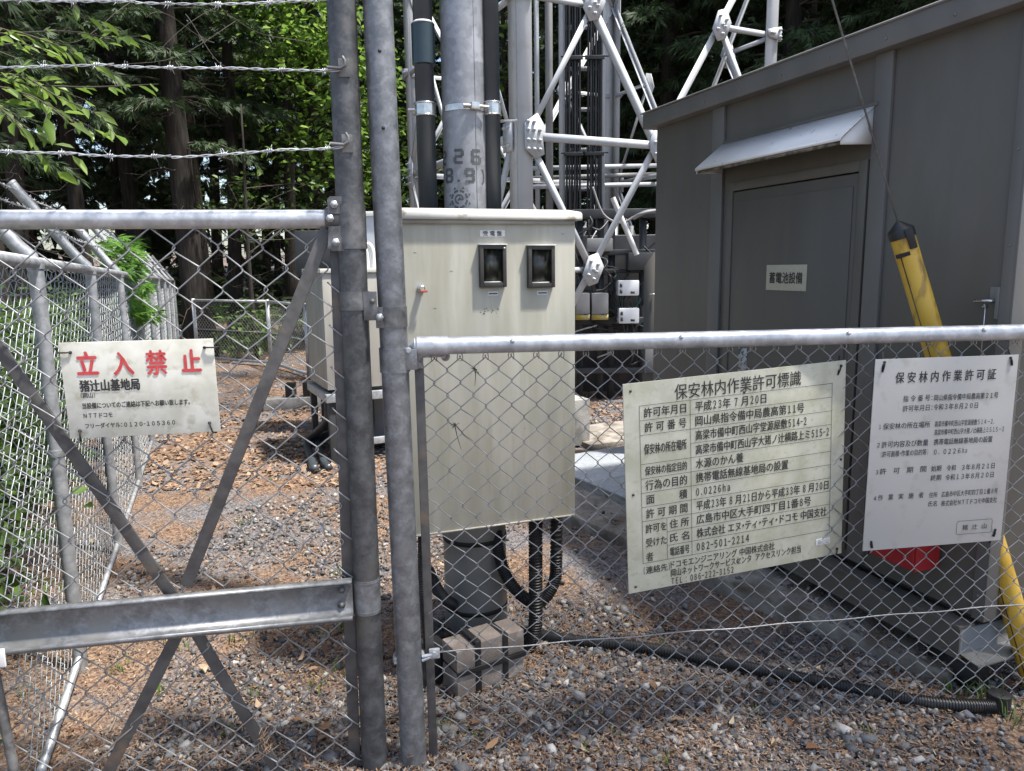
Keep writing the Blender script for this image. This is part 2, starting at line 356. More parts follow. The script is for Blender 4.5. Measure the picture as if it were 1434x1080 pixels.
# middle channel with rolled lips, open side to the viewer
c0, c1 = ff(-160, 896, .02), ff(494, 834.5, .02)
prof = [(.0, -.060), (.036, -.060), (.052, -.050), (.054, -.040), (.048, -.038), (.036, -.046), (.014, -.042), (.006, -.032), (.004, .034), (.008, .043), (.016, .047), (.022, .046), (.024, .049), (.021, .054), (.012, .056), (.0, .056)]
ch = MB(); tdir = c1-c0
ch.prism([c0+nF*a+Z*z for a, z in prof], tdir); ch.build('middle_channel', GALV, gate, False)
bk = MB(); d0, d1 = ff(-160, 872, -.02), ff(470, 815, -.02)
bk.prism([d0+nF*a+Z*z for a, z in ((0, -.03), (.016, -.03), (.016, .0), (0, .0))], d1-d0); bk.build('backing_strip', GAP, gate)
for yy in (825, 846):
    bo = MB(); q = ff(479, yy, .024); bo.cyl(q, q+nF*.008, .011, 6); bo.tube([q+nF*.008, q+nF*.013], [.009, .004], 10); bo.build('bolt', GALVD, gate)
def flatbar(mb, a, b, w, t=.006, off=0.):
    a = np.asarray(a)+nF*off; b = np.asarray(b)+nF*off; d = unit(b-a); s = unit(np.cross(d, nF))
    mb.box((a+b)/2, (d, s, nF), (np.linalg.norm(b-a)/2, w/2, t/2), .0015)
for (x0, y0, x1, y1, of) in ((458, 322, 262, 818, .012), (-40, 430, 262, 862, .004), (262, 862, 140, 1105, .012), (262, 862, 408, 1110, .004)):
    fb = MB(); flatbar(fb, ff(x0, y0), ff(x1, y1), .034, off=of); fb.build('cross_brace', FLAT, gate)
# litter wound on the brace
nest = MB()
for k in range(26):
    q = ff(372+random.gauss(0, 5), 1040+random.gauss(0, 12), .02); dv = unit(RNG.normal(size=3))*random.uniform(.02, .045)
    nest.tube([q-dv, q+RNG.normal(size=3)*.006, q+dv], [.0006, .0012, .0005], 4)
nest.build('caught_needles', LITTER, gate)
tb = MB(); flatbar(tb, ff(470, 330), ff(498, 1105), .034, .005, off=-.006); tb.build('tension_bar', FLAT, gate)
gm = MB(); q0 = loc(ff(-165, 700))[0]; q1 = loc(ff(483, 700))[0]
chain(gm, PF+uF*q0-nF*.012+nF*.02, uF, q1-q0, 1.617, .03, .1115, .0021, 6, .0016)
# tie loops over the tension bar
for k in range(15):
    zz = 1.56-k*.1115
    if zz < .06: break
    pz = ff(470, 330)+(ff(498, 1105)-ff(470, 330))*((1.59-zz)/(1.59-.0))
    th = np.linspace(-.4, math.pi+.6, 9)
    gm.tube([pz-nF*.004+uF*(-.026*math.cos(t))*1.0+nF*(.014*math.sin(t))+Z*(.022*math.cos(t)) for t in th], .0021, 6)
gm.build('mesh', WIRE, gate, True)
dr = MB(); a, b_ = ff(-12, 920, .03), ff(24, 1100, .03); dr.tube([b_, a], .013, 12); dr.build('drop_bolt', GALVD, gate, 'auto')
tg = MB(); q = ff(-2, 922, .075); tg.box(q, (uF, nF, Z), (.017, .003, .026), .003); tg.build('white_tag', PLATE, gate)
def hook(zc_px, parent):
    m = MB(); q = ff(481, zc_px, .0); s_, zq = loc(q); c = stile_at(zq); s_ = loc(c)[0]
    fF.box(m, s_-.012, s_+.016, .030, .0405, zq-.026, zq+.020, .002)
    pts = [c+uF*(-.04)+nF*.046+Z*-.004, c+uF*(-.005)+nF*.052+Z*-.008, c+uF*.006+nF*.052+Z*.0, c+uF*.006+nF*.050+Z*.012, c+uF*.0+nF*.048+Z*.022]
    m.tube(pts, .0042, 8); m.build('wire_hook', GALVD, parent, 'auto')
for yy in (99, 203): hook(yy, gate)
for (yr, pts) in ((-2, [(466, -2), (330, 7), (190, 4), (-180, -12)]), (99, [(478, 99), (330, 97), (160, 92), (-180, 90)]), (203, [(482, 206), (400, 211), (240, 220), (110, 215), (-180, 198)])):
    bw = MB()
    for k in range(len(pts)-1): barbed(bw, ff(*pts[k], .046), ff(*pts[k+1], .046), sag=.003, ph=k)
    bw.build('barbed_wire', GALVL, gate, True)

fence = thing('chain_link_fence', ff(582, 1080)*A3(1, 1, 0), 'low front mesh fence with thick end post, carrying the two permit boards', 'fence')
p0, p1 = ff(526.5, -45), ff(584, 1160)
po = MB(); po.tube([p1, p0], .0385, 32, ref=nF)
def post_at(z): return p1+(p0-p1)*((z-p1[2])/(p0[2]-p1[2]))
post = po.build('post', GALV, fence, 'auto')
for xx, yy in ((527.5, 77), (534, 183)):
    ho = MB(); zc = ff(xx, yy)[2]; q = post_at(zc)+nF*.0365; ho.cyl(q, q+nF*.0025, .0048, 14); ho.build('drilled_hole', GAP, fence)
bd = MB(); zh = ff(549, 443)[2]
bd.tube([post_at(zh-.03), post_at(zh+.027)], .0405, 32); q = post_at(zh)
fF.box(bd, loc(q)[0]-.045, loc(q)[0]-.015, .026, .032, zh-.03, zh+.027, .002); bd.build('hinge_band', GALVD, fence, 'auto')
bo = MB(); q = post_at(zh)-uF*.034+nF*.030; bo.cyl(q, q+nF*.012, .011, 6); bo.tube([q+nF*.012, q+nF*.018], [.009, .005], 10); bo.build('bolt', GALVL, fence)
bd = MB(); zr = ff(555, 503)[2]; bd.tube([post_at(zr-.035), post_at(zr+.033)], .042, 32)
q = post_at(zr); fF.box(bd, loc(q)[0]+.02, loc(q)[0]+.062, .024, .030, zr-.028, zr+.03, .002); bd.build('rail_band', GALV, fence, 'auto')
r0, r1 = ff(590, 485), ff(1520, 463)
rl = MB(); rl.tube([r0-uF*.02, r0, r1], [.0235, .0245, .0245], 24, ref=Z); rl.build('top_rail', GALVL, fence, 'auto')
rc = MB(); rc.tube([r0-uF*.034, r0-uF*.012, r0+uF*.075], [.010, .0275, .0275], 24, ref=Z)
q = r0-uF*.036+nF*.02-Z*.008; rc.tube([q, q+nF*.014], [.009, .006], 12); rc.build('rail_end_cup', GALVL, fence, 'auto')
eb = MB(); a = loc(r0)[0]; fF.box(eb, a-.03, a+.004, -.006, .012, loc(r0)[1]-.062, loc(r0)[1]-.024, .003)
q = r0+uF*.066-Z*.03; eb.tube([q-nF*.008, q+nF*.012], .013, 12)
fF.box(eb, a+.004, a+.075, -.004, .008, loc(r0)[1]-.032, loc(r0)[1]-.0255, .002); eb.build('rusty_bracket', RUSTG, fence, 'auto')
for xx in (716, 950, 1182, 1370):
    rb = MB(); q = ff(xx, 481-(xx-585)*.0236, .0); q = q+nF*.021+Z*.002; rb.tube([q, q+nF*.008-Z*.001], [.007, .004], 10); rb.build('rivet', GALVL, fence)
tb = MB(); flatbar(tb, ff(587, 512), ff(609, 1105), .026, .005, off=-.010); tb.build('tension_bar', FLAT, fence)
fm = MB(); q0 = loc(ff(596, 700))[0]; q1 = loc(ff(1500, 700))[0]
chain(fm, PF+uF*q0-nF*.014, uF, q1-q0, loc(r0)[1]-.035, .02, .0735, .0016, 6, .0012)
tops = MB()
k = int((q1-q0)/.0735)
for i in range(k):          # the hooked tops of the wires under the rail
    c = PF+uF*(q0+.0368+i*.0735)-nF*.012+Z*(loc(r0)[1]-.036)
    th = np.linspace(-2.4, 2.4, 11); fm.tube([c+uF*(.0075*math.sin(t))+Z*(.013*math.cos(t))+nF*.003*math.sin(t) for t in th], .0016, 5)
fm.build('mesh', WIRE, fence, True)
wb = MB(); zw = ff(577, 920)[2]
for dz in (-.006, .006):
    th = np.linspace(2.6, 2.6+4.9, 26); c = post_at(zw+dz)
    wb.tube([c+uF*(.0415*math.cos(t))+nF*(-.0415*math.sin(t))*-1 for t in np.linspace(-3.5, .35, 26)]+[c+uF*.085+nF*.012+Z*(.010-dz)], .0055, 8)
q = post_at(zw); fF.box(wb, loc(q)[0]+.06, loc(q)[0]+.092, .004, .016, zw-.004, zw+.026, .003); q = q+uF*.076+nF*.016+Z*.012
wb.cyl(q, q+nF*.006, .008, 6); wb.build('wire_clamp', GALVL, fence, 'auto')
tw = MB(); a, b_ = ff(612, 914, .004), ff(1520, 839, .004); t = np.linspace(0, 1, 60)
tw.tube(a+(b_-a)*t[:, None]+Z*(.002*np.sin(t*40))[:, None], .0022, 6); tw.build('tension_wire', WIRE, fence, True)
for (x, y, pts) in ((665, 515, [(0, 0), (1, 12), (0, 26)]), (636, 592, [(0, 0), (4, 18), (10, 38)]), (637, 594, [(0, 0), (14, 16), (26, 24)]), (900, 985, [(-8, 5), (0, 0), (4, 14)])):
    vine = MB(); vine.tube([ff(x+dx, y+dy, .004+random.uniform(-.003, .004)) for dx, dy in pts], [.0018, .0012, .0005], 5)
    for j in range(6):
        q = ff(x, y+2, .006); dv = RNG.normal(size=3)*.008; vine.tube([q-dv, q+dv*.5], [.001, .0004], 4)
    vine.build('dry_tendril', TWIG, fence)

# ------------------------------------------------------------------ lettering
_GC = {}
def _one(ch, bold=0):                          # outline of one character, as vertices and faces
    if ch in _GC: return _GC[ch]
    cu = bpy.data.curves.new('t', 'FONT'); cu.body = ch; cu.resolution_u = 3
    o = bpy.data.objects.new('t', cu)
    me = o.to_mesh(); n = len(me.vertices); v = np.zeros(n*3)
    if n: me.vertices.foreach_get('co', v)
    r = (v.reshape(-1, 3)[:, :2].copy(), [list(q.vertices) for q in me.polygons])
    o.to_mesh_clear(); bpy.data.objects.remove(o); bpy.data.curves.remove(cu); _GC[ch] = r; return r
_em = _one('国国', 0)[0][:, 0].max()-_one('国', 0)[0][:, 0].max()
def glyphs(s, bold=0.):                        # halfwidth figures are set as narrowed sans figures
    V = []; F = []; n = 0; pen = 0.
    for ch in s:
        if ch in ' \u3000': pen += _em*(.3 if ch == ' ' else 1); continue
        k = 1.; off = 0
        if 33 <= ord(ch) < 127:
            k = .62 if ch.isalnum() else .42
            if ch in '.:': off = -.0
            v, f = _one(chr(ord(ch)+0xFEE0), bold); v = v*np.array([k*1.06, 1.])
            if ch in '-.:()': c_ = (v[:, 0].min()+v[:, 0].max())/2; v = v+np.array([_em*k/2-c_, 0])
        elif ch == '・': 
            v, f = _one(ch, bold); c_ = v[:, 0].mean(); k = .4; v = v+np.array([_em*k/2-c_, 0])
        else: v, f = _one(ch, bold)
        if len(v): V.append(v+np.array([pen, 0])); F += [[i+n for i in q] for q in f]; n += len(v)
        pen += _em*k
    return np.concatenate(V), F
def homog(c):                                  # layout grid of a drawn sheet -> 0..1
    dst = [(0, 1), (1, 1), (1, 0), (0, 0)]; A = []; bb = []
    for (x, y), (u, v) in zip(c, dst):
        A += [[x, y, 1, 0, 0, 0, -u*x, -u*y], [0, 0, 0, x, y, 1, -v*x, -v*y]]; bb += [u, v]
    h = np.linalg.solve(np.array(A, float), np.array(bb, float))
    def f(x, y): w = h[6]*x+h[7]*y+1; return (h[0]*x+h[1]*y+h[2])/w, (h[3]*x+h[4]*y+h[5])/w
    return f
class Sheet:
    def __init__(s, c, u, v, w, h):
        s.c = np.array(c); s.u = unit(u); v = np.array(v); s.v = unit(v-s.u*np.dot(v, s.u)); s.n = np.cross(s.u, s.v); s.w = w; s.h = h
    def p(s, a, b, d=0.): return s.c+s.u*((a-.5)*s.w)+s.v*((b-.5)*s.h)+s.n*d
    def plate(s, mb, t=.003):
        mb.box(s.c-s.n*t/2, (s.u, s.v, s.n), (s.w/2, s.h/2, t/2), .0006)
    def text(s, mb, st, u0, u1, vc, h, bold=0., d=.0012):
        v, f = glyphs(st); lo = v.min(0); hi = v.max(0)
        x = u0*s.w+(v[:, 0]-lo[0])/(hi[0]-lo[0])*(u1-u0)*s.w-s.w/2
        y = (vc-.5)*s.h+(v[:, 1]-.37)*h*s.h/.86
        b = bold*h*s.h/.86                     # heavier strokes: the outline laid down again beside itself
        for k, (bx, by) in enumerate([(0, 0)] if bold < .002 else [(-b, 0), (b, 0), (0, b), (0, -b)]):
            mb.add(s.c+np.outer(x+bx, s.u)+np.outer(y+by, s.v)+s.n*(d+.00004*k), ng=f)
    def line(s, mb, a, b, t=.0012, d=.0011):
        p, q = s.p(*a, d), s.p(*b, d); dd = unit(q-p); e = np.cross(s.n, dd)*t/2
        mb.add([p-e-dd*t/2, q-e+dd*t/2, q+e+dd*t/2, p+e-dd*t/2], [[0, 1, 2, 3]])
def tie(par, p, d1, d2, r=.0022):               # a bent wire tie through the sheet
    mb = MB(); p = np.asarray(p); mb.tube([p-nF*.016, p+nF*.003, p+nF*.005+np.asarray(d1)*.4, p+nF*.004+np.asarray(d1), p-nF*.012+np.asarray(d2)], r, 6)
    mb.tube([p+nF*.0005, p+nF*.004], .004, 8); mb.build('wire_tie', GAP, par, True)

# red lettered plate on the gate
S1 = Sheet((-.973, 1.943, 1.2), (.983, .183, -.001), (.008, -.039, .999), .372, .252); S1.c = S1.c+nF*.03
t1 = thing('warning_sign', S1.p(.5, 0), 'grimy white plate with large red characters wired to the gate', 'sign')
m = MB(); S1.plate(m); m.build('board', SIGNW, t1)
h1 = homog([(50, 108), (1278, 70), (1332, 808), (115, 865)])
def put(S, hm, ink, par, rows, name='text_line'):
    for (s_, x0, x1, y0, y1, hp, bold) in rows:
        u0, v0 = hm(x0, y0); u1, v1 = hm(x1, y1); line_of(S, ink, par, s_, u0, u1, (v0+v1)/2, hp, bold, name)
def line_of(S, ink, par, s_, u0, u1, vc, h, bold=0., name='text_line'):
    mb = MB(); S.text(mb, s_, u0, u1, vc, h, bold); return mb.build(name, ink, par)
put(S1, h1, INKR, t1, [('立', 190, 355, 272, 270, .225, .028), ('入', 478, 635, 268, 266, .225, .028), ('禁', 742, 905, 262, 258, .235, .024), ('止', 1025, 1178, 250, 246, .225, .028)], 'red_character')
put(S1, h1, INK, t1, [('猪辻山基地局', 208, 685, 442, 432, .112, .03), ('(岡山)', 215, 325, 520, 517, .05, .02),
    ('当設備についてのご連絡は下記へお願い致します。', 222, 1085, 600, 572, .058, .022), ('ＮＴＴドコモ', 230, 460, 678, 673, .050, .02),
    ('フリーダイヤル：', 240, 535, 762, 752, .050, .02), ('０１２０-１０５３６０', 553, 962, 750, 735, .052, .02)])
m = MB()
for (a, b, d1, d2) in ((.07, .9, -uF*.03, -uF*.036), (.94, .91, uF*.03, uF*.036), (.07, .08, -Z*.026, -Z*.03-uF*.004), (.93, .1, -Z*.024+uF*.006, -Z*.03+uF*.012)):
    tie(t1, S1.p(a, b), d1, d2)

# large permit board with the ruled table
S2 = Sheet((.683, 2.176, .873), (.959, .28, .044), (-.041, -.016, .999), .751, .631); S2.c = S2.c+nF*.012
t2 = thing('permit_board', S2.p(.5, 0), 'large yellowed board with a ruled table of black characters on the low front fence', 'sign')
m = MB(); S2.plate(m, .004); m.build('board', SIGNG, t2)
h2 = homog([(32, 150), (1022, 45), (1000, 898), (62, 1080)])
put(S2, h2, INKG, t2, [('保安林内作業許可標識', 262, 822, 182, 128, .066, .006)], 'heading')
uL = h2(105, 247)[0]; uR = h2(960, 148)[0]; vT = (h2(103, 247)[1]+h2(962, 148)[1])/2; vB = (h2(123, 943)[1]+h2(950, 797)[1])/2
uC = (h2(332, 221)[0]+h2(340, 902)[0])/2; uS = (h2(230, 748)[0]+h2(232, 925)[0])/2; rv = [vT+(vB-vT)*k/11 for k in range(12)]
for k in range(12):
    ln = MB(); S2.line(ln, ((uC if k == 3 else uS if k in (9, 10) else uL), rv[k]), (uR, rv[k])); ln.build('table_rule', INKG, t2)
for (u_, a, b) in ((uL, 0, 11), (uR, 0, 11), (uC, 0, 11), (uS, 8, 11)):
    ln = MB(); S2.line(ln, (u_, rv[a]), (u_, rv[b]), d=.0013); ln.build('table_rule', INKG, t2)
mid = lambda k: (rv[k]+rv[k+1])/2
fx = lambda x, y: h2(x, y)[0]
right = [('平成23年 7 月20日', 668), ('岡山県指令備中局農高第11号', 835), ('高梁市備中町西山字堂源屋敷514-2', 845), ('高梁市備中町西山字大猪ノ辻横路上ミ515-2', 943),
         ('水源のかん養', 567), ('携帯電話無線基地局の設置', 765), ('0.0226ha', 508), ('平成23年 8 月21日から平成33年 8 月20日', 941), ('広島市中区大手町四丁目1番8号', 864),
         ('株式会社 エヌ・ティ・ティ・ドコモ 中国支社', 933), ('082-501-2214', 592)]
for k, (s_, x1) in enumerate(right): line_of(S2, INKG, t2, s_, uC+.022, fx(x1, 230+k*60), mid(k), .044 if k != 6 else .042, .014)
for (k, s_, a, b, hh) in ((0, '許可年月日', .018, .018, .042), (1, '許 可 番 号', .02, .018, .042), (4, '保安林の指定目的', .018, .018, .040), (5, '行為の目的', .018, .018, .044), (6, '面', .02, None, .042), (6, '積', None, .018, .042), (7, '許 可 期 間', .018, .018, .042)):
    u0 = uL+a if a is not None else uC-b-.035; u1 = uC-b if b is not None else u0+.035
    line_of(S2, INKG, t2, s_, u0, u1, mid(k), hh, .014)
line_of(S2, INKG, t2, '保安林の所在場所', uL+.016, uC-.018, rv[3], .046, .014)
for (k, s_) in ((8, '住 所'), (9, '氏 名'), (10, '電話番号')): line_of(S2, INKG, t2, s_, uS+.012, uC-.012, mid(k), .040, .014)
for (k, s_, w_) in ((8, '許可を', .09), (9, '受けた', .09), (10, '者', .03)): line_of(S2, INKG, t2, s_, uL+.014, uL+.014+w_, mid(k)-(.004 if k < 10 else .006), .040, .014)
vb = vB-.031
line_of(S2, INKG, t2, '(連絡先)', uL+.002, uL+.115, vb-.006, .034, .014); line_of(S2, INKG, t2, 'ドコモエンジニアリング 中国株式会社', uL+.12, fx(705, 865), vb, .036, .014)
line_of(S2, INKG, t2, '岡山ネットワークサービスセンタ  アクセスリンク担当', uL+.12, fx(820, 880), vb-.042, .036, .014); line_of(S2, INKG, t2, 'TEL : 086-222-3152', uL+.122, fx(524, 965), vb-.084, .036, .014)
m = MB(); sp = Sheet(S2.p((fx(882, 862)+fx(952, 862))/2, vB-.055, .0012), S2.u, S2.v, .052, .021); sp.plate(m, .001); pt = m.build('small_sticker', PLATE, t2)
m = MB(); sp.text(m, '猪辻山', .1, .9, .5, .75, 0); m.build('lettering', mat('faded_ink', [(.25, .25, .22), (.33, .33, .29)], rough=.7), t2)
HR = mat('hole_rust', [(.03, .025, .018), (.09, .06, .03)], scale=80)
for a, b in ((.03, .965), (.52, .9), (.985, .5), (.03, .48), (.03, .03), (.49, .06)):
    m = MB(); q = S2.p(a, b, .0); m.tube([q+S2.n*.0004, q+S2.n*.0016], .0042, 10); m.build('screw_hole', HR, t2)
tie(t2, S2.p(.975, .975), -Z*.028-uF*.01, Z*.03); tie(t2, S2.p(.975, .03), -Z*.024-uF*.003, -Z*.03)

# clean permit sheet
S3 = Sheet((1.34, 2.268, .907), (.987, .163, -.002), (.002, -.001, 1), .494, .608); S3.c = S3.c+nF*.012
t3 = thing('permit_board', S3.p(.5, 0), 'clean pale grey board of small black text before the yellow guard', 'sign')
m = MB(); S3.plate(m, .003); m.build('board', SIGNC, t3)
h3 = homog([(85, 48), (828, 22), (735, 985), (18, 1042)])
put(S3, h3, INK, t3, [('保 安 林 内 作 業 許 可 証', 188, 708, 140, 126, .052, .014),
    ('指 令 番 号：', 228, 378, 250, 246, .030, .004), ('岡山県指令備中局農高第２１号', 388, 720, 246, 232, .030, .004),
    ('許可年月日：', 225, 378, 302, 296, .030, .004), ('令和３年８月２０日', 385, 615, 294, 285, .030, .004),
    ('１', 102, 112, 396, 396, .026, .003), ('保安林の所在場所', 123, 367, 395, 384, .031, .004), ('高梁市備中町西山字堂源屋敷５１４－２、', 392, 700, 381, 368, .029, .003),
    ('高梁市備中町西山字大猪ノ辻横路上ミ５１５－２', 390, 750, 424, 408, .029, .003),
    ('２', 92, 106, 491, 491, .027, .003), ('許可内容及び数量', 116, 357, 489, 478, .031, .004), ('携帯電話無線基地局の設置', 387, 690, 474, 461, .030, .006),
    ('(許可面積・作業の目的等)', 112, 355, 539, 527, .030, .003), ('０．０２２６ha', 387, 558, 526, 519, .030, .004),
    ('３', 85, 98, 632, 632, .026, .003), ('許   可   期   間', 106, 347, 629, 613, .030, .004), ('始期', 373, 425, 613, 611, .029, .004), ('令和', 453, 500, 610, 608, .029, .004), ('３年８月２１日', 532, 702, 606, 598, .030, .004),
    ('終期', 370, 424, 661, 659, .029, .004), ('令和１３年８月２０日', 447, 697, 657, 645, .030, .004),
    ('４', 75, 88, 768, 768, .026, .003), ('作   業   実   施   者', 97, 333, 764, 750, .029, .004), ('住所', 362, 405, 750, 748, .028, .003), ('広島市中区大手町四丁目１番８号', 427, 718, 746, 728, .029, .003),
    ('氏名', 358, 403, 796, 794, .028, .003), ('株式会社ＮＴＴドコモ中国支社', 425, 714, 792, 776, .029, .004), ('猪  辻  山', 535, 660, 918, 912, .028, .002)])
m = MB(); ua, va = h3(508, 887); ub, vb_ = h3(685, 942)
rr = [(ua, va-.008), (ua+.008, va), (ub-.008, va), (ub, va-.008), (ub, vb_+.008), (ub-.008, vb_), (ua+.008, vb_), (ua, vb_+.008)]
for k in range(8): S3.line(m, rr[k], rr[(k+1) % 8], .0011)
m.build('stamp_box', INK, t3)
m = MB()
for (a, b, d1, d2) in ((.06, .985, -Z*.03-uF*.006, Z*.03), (.94, .985, -Z*.024+uF*.006, Z*.03), (.06, .02, Z*.02-uF*.004, -Z*.03), (.94, .03, Z*.022+uF*.004, -Z*.03)): tie(t3, S3.p(a, b), d1, d2, .0028)
# ------------------------------------------------------------------ utility pole, conduits
PX, PY = -.165, 2.965
pole = thing('utility_pole', (PX, PY, 0), 'stout zinc grey pole with stencilled digits rising behind the cream meter cabinet', 'pole')
def pr(z): return .0935-.0022*z
m = MB(); m.tube([A3(PX, PY, z) for z in (.6, 1.3, 2., 3., 5., 8.)], [pr(z) for z in (.6, 1.3, 2., 3., 5., 8.)], 40); m.build('shaft', POLE, pole, True)
m = MB(); m.tube([A3(PX, PY, z) for z in (-.1, .3, .9)], [.134, .131, .127], 40); m.build('lower_sleeve', SLEEVE, pole, 'auto')
for z in (.40, .10):
    m = MB(); m.tube([A3(PX, PY, z-.009), A3(PX, PY, z+.009)], [.1345, .134], 40); m.build('band', GAP, pole)
m = MB()                                       # raised seam of the sheet steel
a = R_(-62)
dv = A3(math.cos(a), math.sin(a), 0); tv = A3(-math.sin(a), math.cos(a), 0)
m.prism([A3(PX, PY, 1.2)+dv*(pr(1.2)-.001)+tv*t_ for t_ in (-.002, .002)]+[A3(PX, PY, 1.2)+dv*(pr(1.2)+.0018)], A3(0, 0, 2.6)-dv*.0055); m.build('seam', POLE, pole)
def wrap(mb, polys, z0, ang0, sc):             # flat outlines laid on the shaft
    for P in polys:
        v = np.array(P, float)
        zz = z0+v[:, 1]*sc; th = ang0+v[:, 0]*sc/pr(z0); r = pr(z0)+.0012
        mb.add(np.stack([PX+r*np.cos(th), PY+r*np.sin(th), zz], -1), ng=[list(range(len(v)))])
def bar(x0, y0, x1, y1, w):
    d = unit((x1-x0, y1-y0)); n = A3(-d[1], d[0])*w/2; k = max(2, int(math.hypot(x1-x0, y1-y0)/.25)+1); out = []
    for i in range(k-1):
        a = A3(x0, y0)+(A3(x1, y1)-A3(x0, y0))*i/(k-1); b = A3(x0, y0)+(A3(x1, y1)-A3(x0, y0))*(i+1)/(k-1)
        out.append([a-n, b-n, b+n, a+n])
    return out
SEG = dict(A=(.07, .93, .59, .93), G=(.10, .5, .56, .5), D=(.07, .07, .59, .07), F=(.09, .53, .09, .90), B=(.57, .53, .57, .90), E=(.09, .10, .09, .47), C=(.57, .10, .57, .47))
DIG = {'2': 'ABGED', '6': 'AFEDCG', '8': 'ABCDEFG', '9': 'ABCDFG'}
def digit(ch, x): 
    out = []
    for s_ in DIG[ch]:
        a, b, c, d = SEG[s_]; out += bar(x+a, b, x+c, d, .20)
    return out
cen = -math.pi/2+math.atan2(-PX, PY)
def wrap1(polys, px, py, sx, sz, name):        # one mark centred where its sight column meets the shaft
    z0 = aty(640, py, PY-.09)[2]; ang = cen+math.asin(max(-.97, min(.97, (px-648)/(pr(z0)*1036/2.88)))); mb = MB()
    for P in polys:
        v = np.array(P, float)[:, :2]; th = ang+v[:, 0]*sx/pr(z0); r = pr(z0)-.0006+.0018
        mb.add(np.stack([PX+r*np.cos(th), PY+r*np.sin(th), z0+v[:, 1]*sz], -1), ng=[list(range(len(v)))])
    mb.build(name, STEN, pole)
cd_ = lambda ch: [[(x-.33, y-.5) for x, y, *_ in q] for q in digit(ch, 0)]
for ch, px, py in (('2', 618, 219), ('2', 637.5, 219), ('6', 661.5, 219.5), ('8', 624, 245), ('9', 652, 246)): wrap1(cd_(ch), px, py, .062, .052, 'stencil_digit')
wrap1([[(-.08, .5), (.04, .3), (.07, 0), (.04, -.3), (-.08, -.5), (-.2, -.5), (-.08, -.28), (-.05, 0), (-.08, .28), (-.2, .5)]], 671, 247, .06, .055, 'stencil_bracket')
wrap1([[(-.07, -.07), (.07, -.07), (.07, .07), (-.07, .07)]], 637, 253, .06, .06, 'stencil_point')
em = []                                        # round maker's mark: dashed ring with leaf-like points and an inner scroll
for k in range(8):
    t0 = k*math.pi/4+.1; t = np.linspace(t0, t0+.58, 5)
    em.append([(.40*math.cos(q), .40*math.sin(q)) for q in t]+[(.31*math.cos(q), .31*math.sin(q)) for q in t[::-1]])
for k in range(8):
    t = k*math.pi/4+.4; c = A3(math.cos(t), math.sin(t)); n_ = A3(-c[1], c[0])
    em.append([c*.45+n_*.07, c*.56, c*.45-n_*.07])
t = np.linspace(-.3, 4.6, 14); em += [[(.21*math.cos(a), .21*math.sin(a)), (.21*math.cos(b), .21*math.sin(b)), (.14*math.cos(b), .14*math.sin(b)), (.14*math.cos(a), .14*math.sin(a))] for a, b in zip(t[:-1], t[1:])]
em += bar(-.02, .0, .16, -.02, .08)+bar(-.06, -.06, .06, .08, .07)
wrap1(em, 637, 279, .088, .088, 'stencil_mark')
def conduit(px, r, label, coup):
    c = aty(px, 200, PY-.03); x = c[0]; y = c[1]
    o = thing('conduit_pipe', (x, y, .9), label, 'pipe')
    m = MB(); m.tube([A3(x, y, .95), A3(x, y, 5.5)], r, 24); m.build('pipe', PVC, o, True)
    if coup:
        za, zb = aty(px, 91, y)[2], aty(px, 35, y)[2]
        m = MB(); m.tube([A3(x, y, za-.004), A3(x, y, za), A3(x, y, zb), A3(x, y, zb+.004)], [r+.002, r+.0075, r+.0075, r+.004], 28); m.build('coupling', mat('teal_coupling', [(.016, .030, .038), (.026, .044, .054)], scale=6, rough=.35), o, 'auto')
        m = MB(); m.tube([A3(x, y, zb+.001), A3(x, y, zb+.010)], [r+.0085, r+.0012], 28); m.build('sealant_ring', PLATE, o, True)
    return x, y
xl, yl = conduit(597, .0365, 'thick dark conduit with a teal coupling on the left side of the zinc pole', True)
xr, yr = conduit(690, .0300, 'plain dark conduit without coupling on the right side of the zinc pole', False)
zb = aty(640, 156, PY)[2]
cl = thing('pipe_clamp', (PX, PY, zb), 'stainless clamp band holding both dark conduits to the zinc pole', 'clamp')
for (x, y, r) in ((xl, yl, .0365), (xr, yr, .030)):
    m = MB()
    pts = []
    for k in range(9):
        a = math.pi+math.pi*k/8; pts.append(A3(x+(r+.004)*math.cos(a), y+(r+.004)*math.sin(a), zb))
    for dz in (-.022, .022): m.tube([q+Z*dz for q in pts], .0035, 6)
    for k in range(8):
        a, b = pts[k], pts[k+1]; m.add([a-Z*.02, b-Z*.02, b+Z*.02, a+Z*.02], [[0, 1, 2, 3]])
    m.build('saddle', STEEL, cl)
m = MB()
ths = np.linspace(math.pi+.55, 2*math.pi-.35, 18)
for k in range(17):
    a, b = ths[k], ths[k+1]; r = pr(zb)+.003
    pa, pb = A3(PX+r*math.cos(a), PY+r*math.sin(a), zb), A3(PX+r*math.cos(b), PY+r*math.sin(b), zb)
    m.add([pa-Z*.011, pb-Z*.011, pb+Z*.011, pa+Z*.011], [[0, 1, 2, 3]])
m.build('strap', STEEL, cl, True)
q = A3(PX+(pr(zb)+.012)*math.cos(-1.15), PY+(pr(zb)+.012)*math.sin(-1.15), zb)
m = MB(); m.box(q, (A3(.91, .41, 0), A3(-.41, .91, 0), Z), (.017, .010, .013), .003); m.cyl(q-A3(.06, .027, 0)*.7, q+A3(.05, .02, 0), .006, 8); m.build('buckle', STEEL, cl, 'auto')
m = MB(); q = A3(xl-.045, yl, zb); m.cyl(q-Z*.0-A3(.02, .0, 0), q+A3(.03, 0, 0), .008, 8); m.build('tightening_screw', STEEL, cl, 'auto')
m = MB(); q = A3(xr+.01, yr+.05, zb-.035); m.cyl(q, q+A3(.085, -.01, 0), .0055, 8); m.build('long_bolt', STEEL, cl, 'auto')

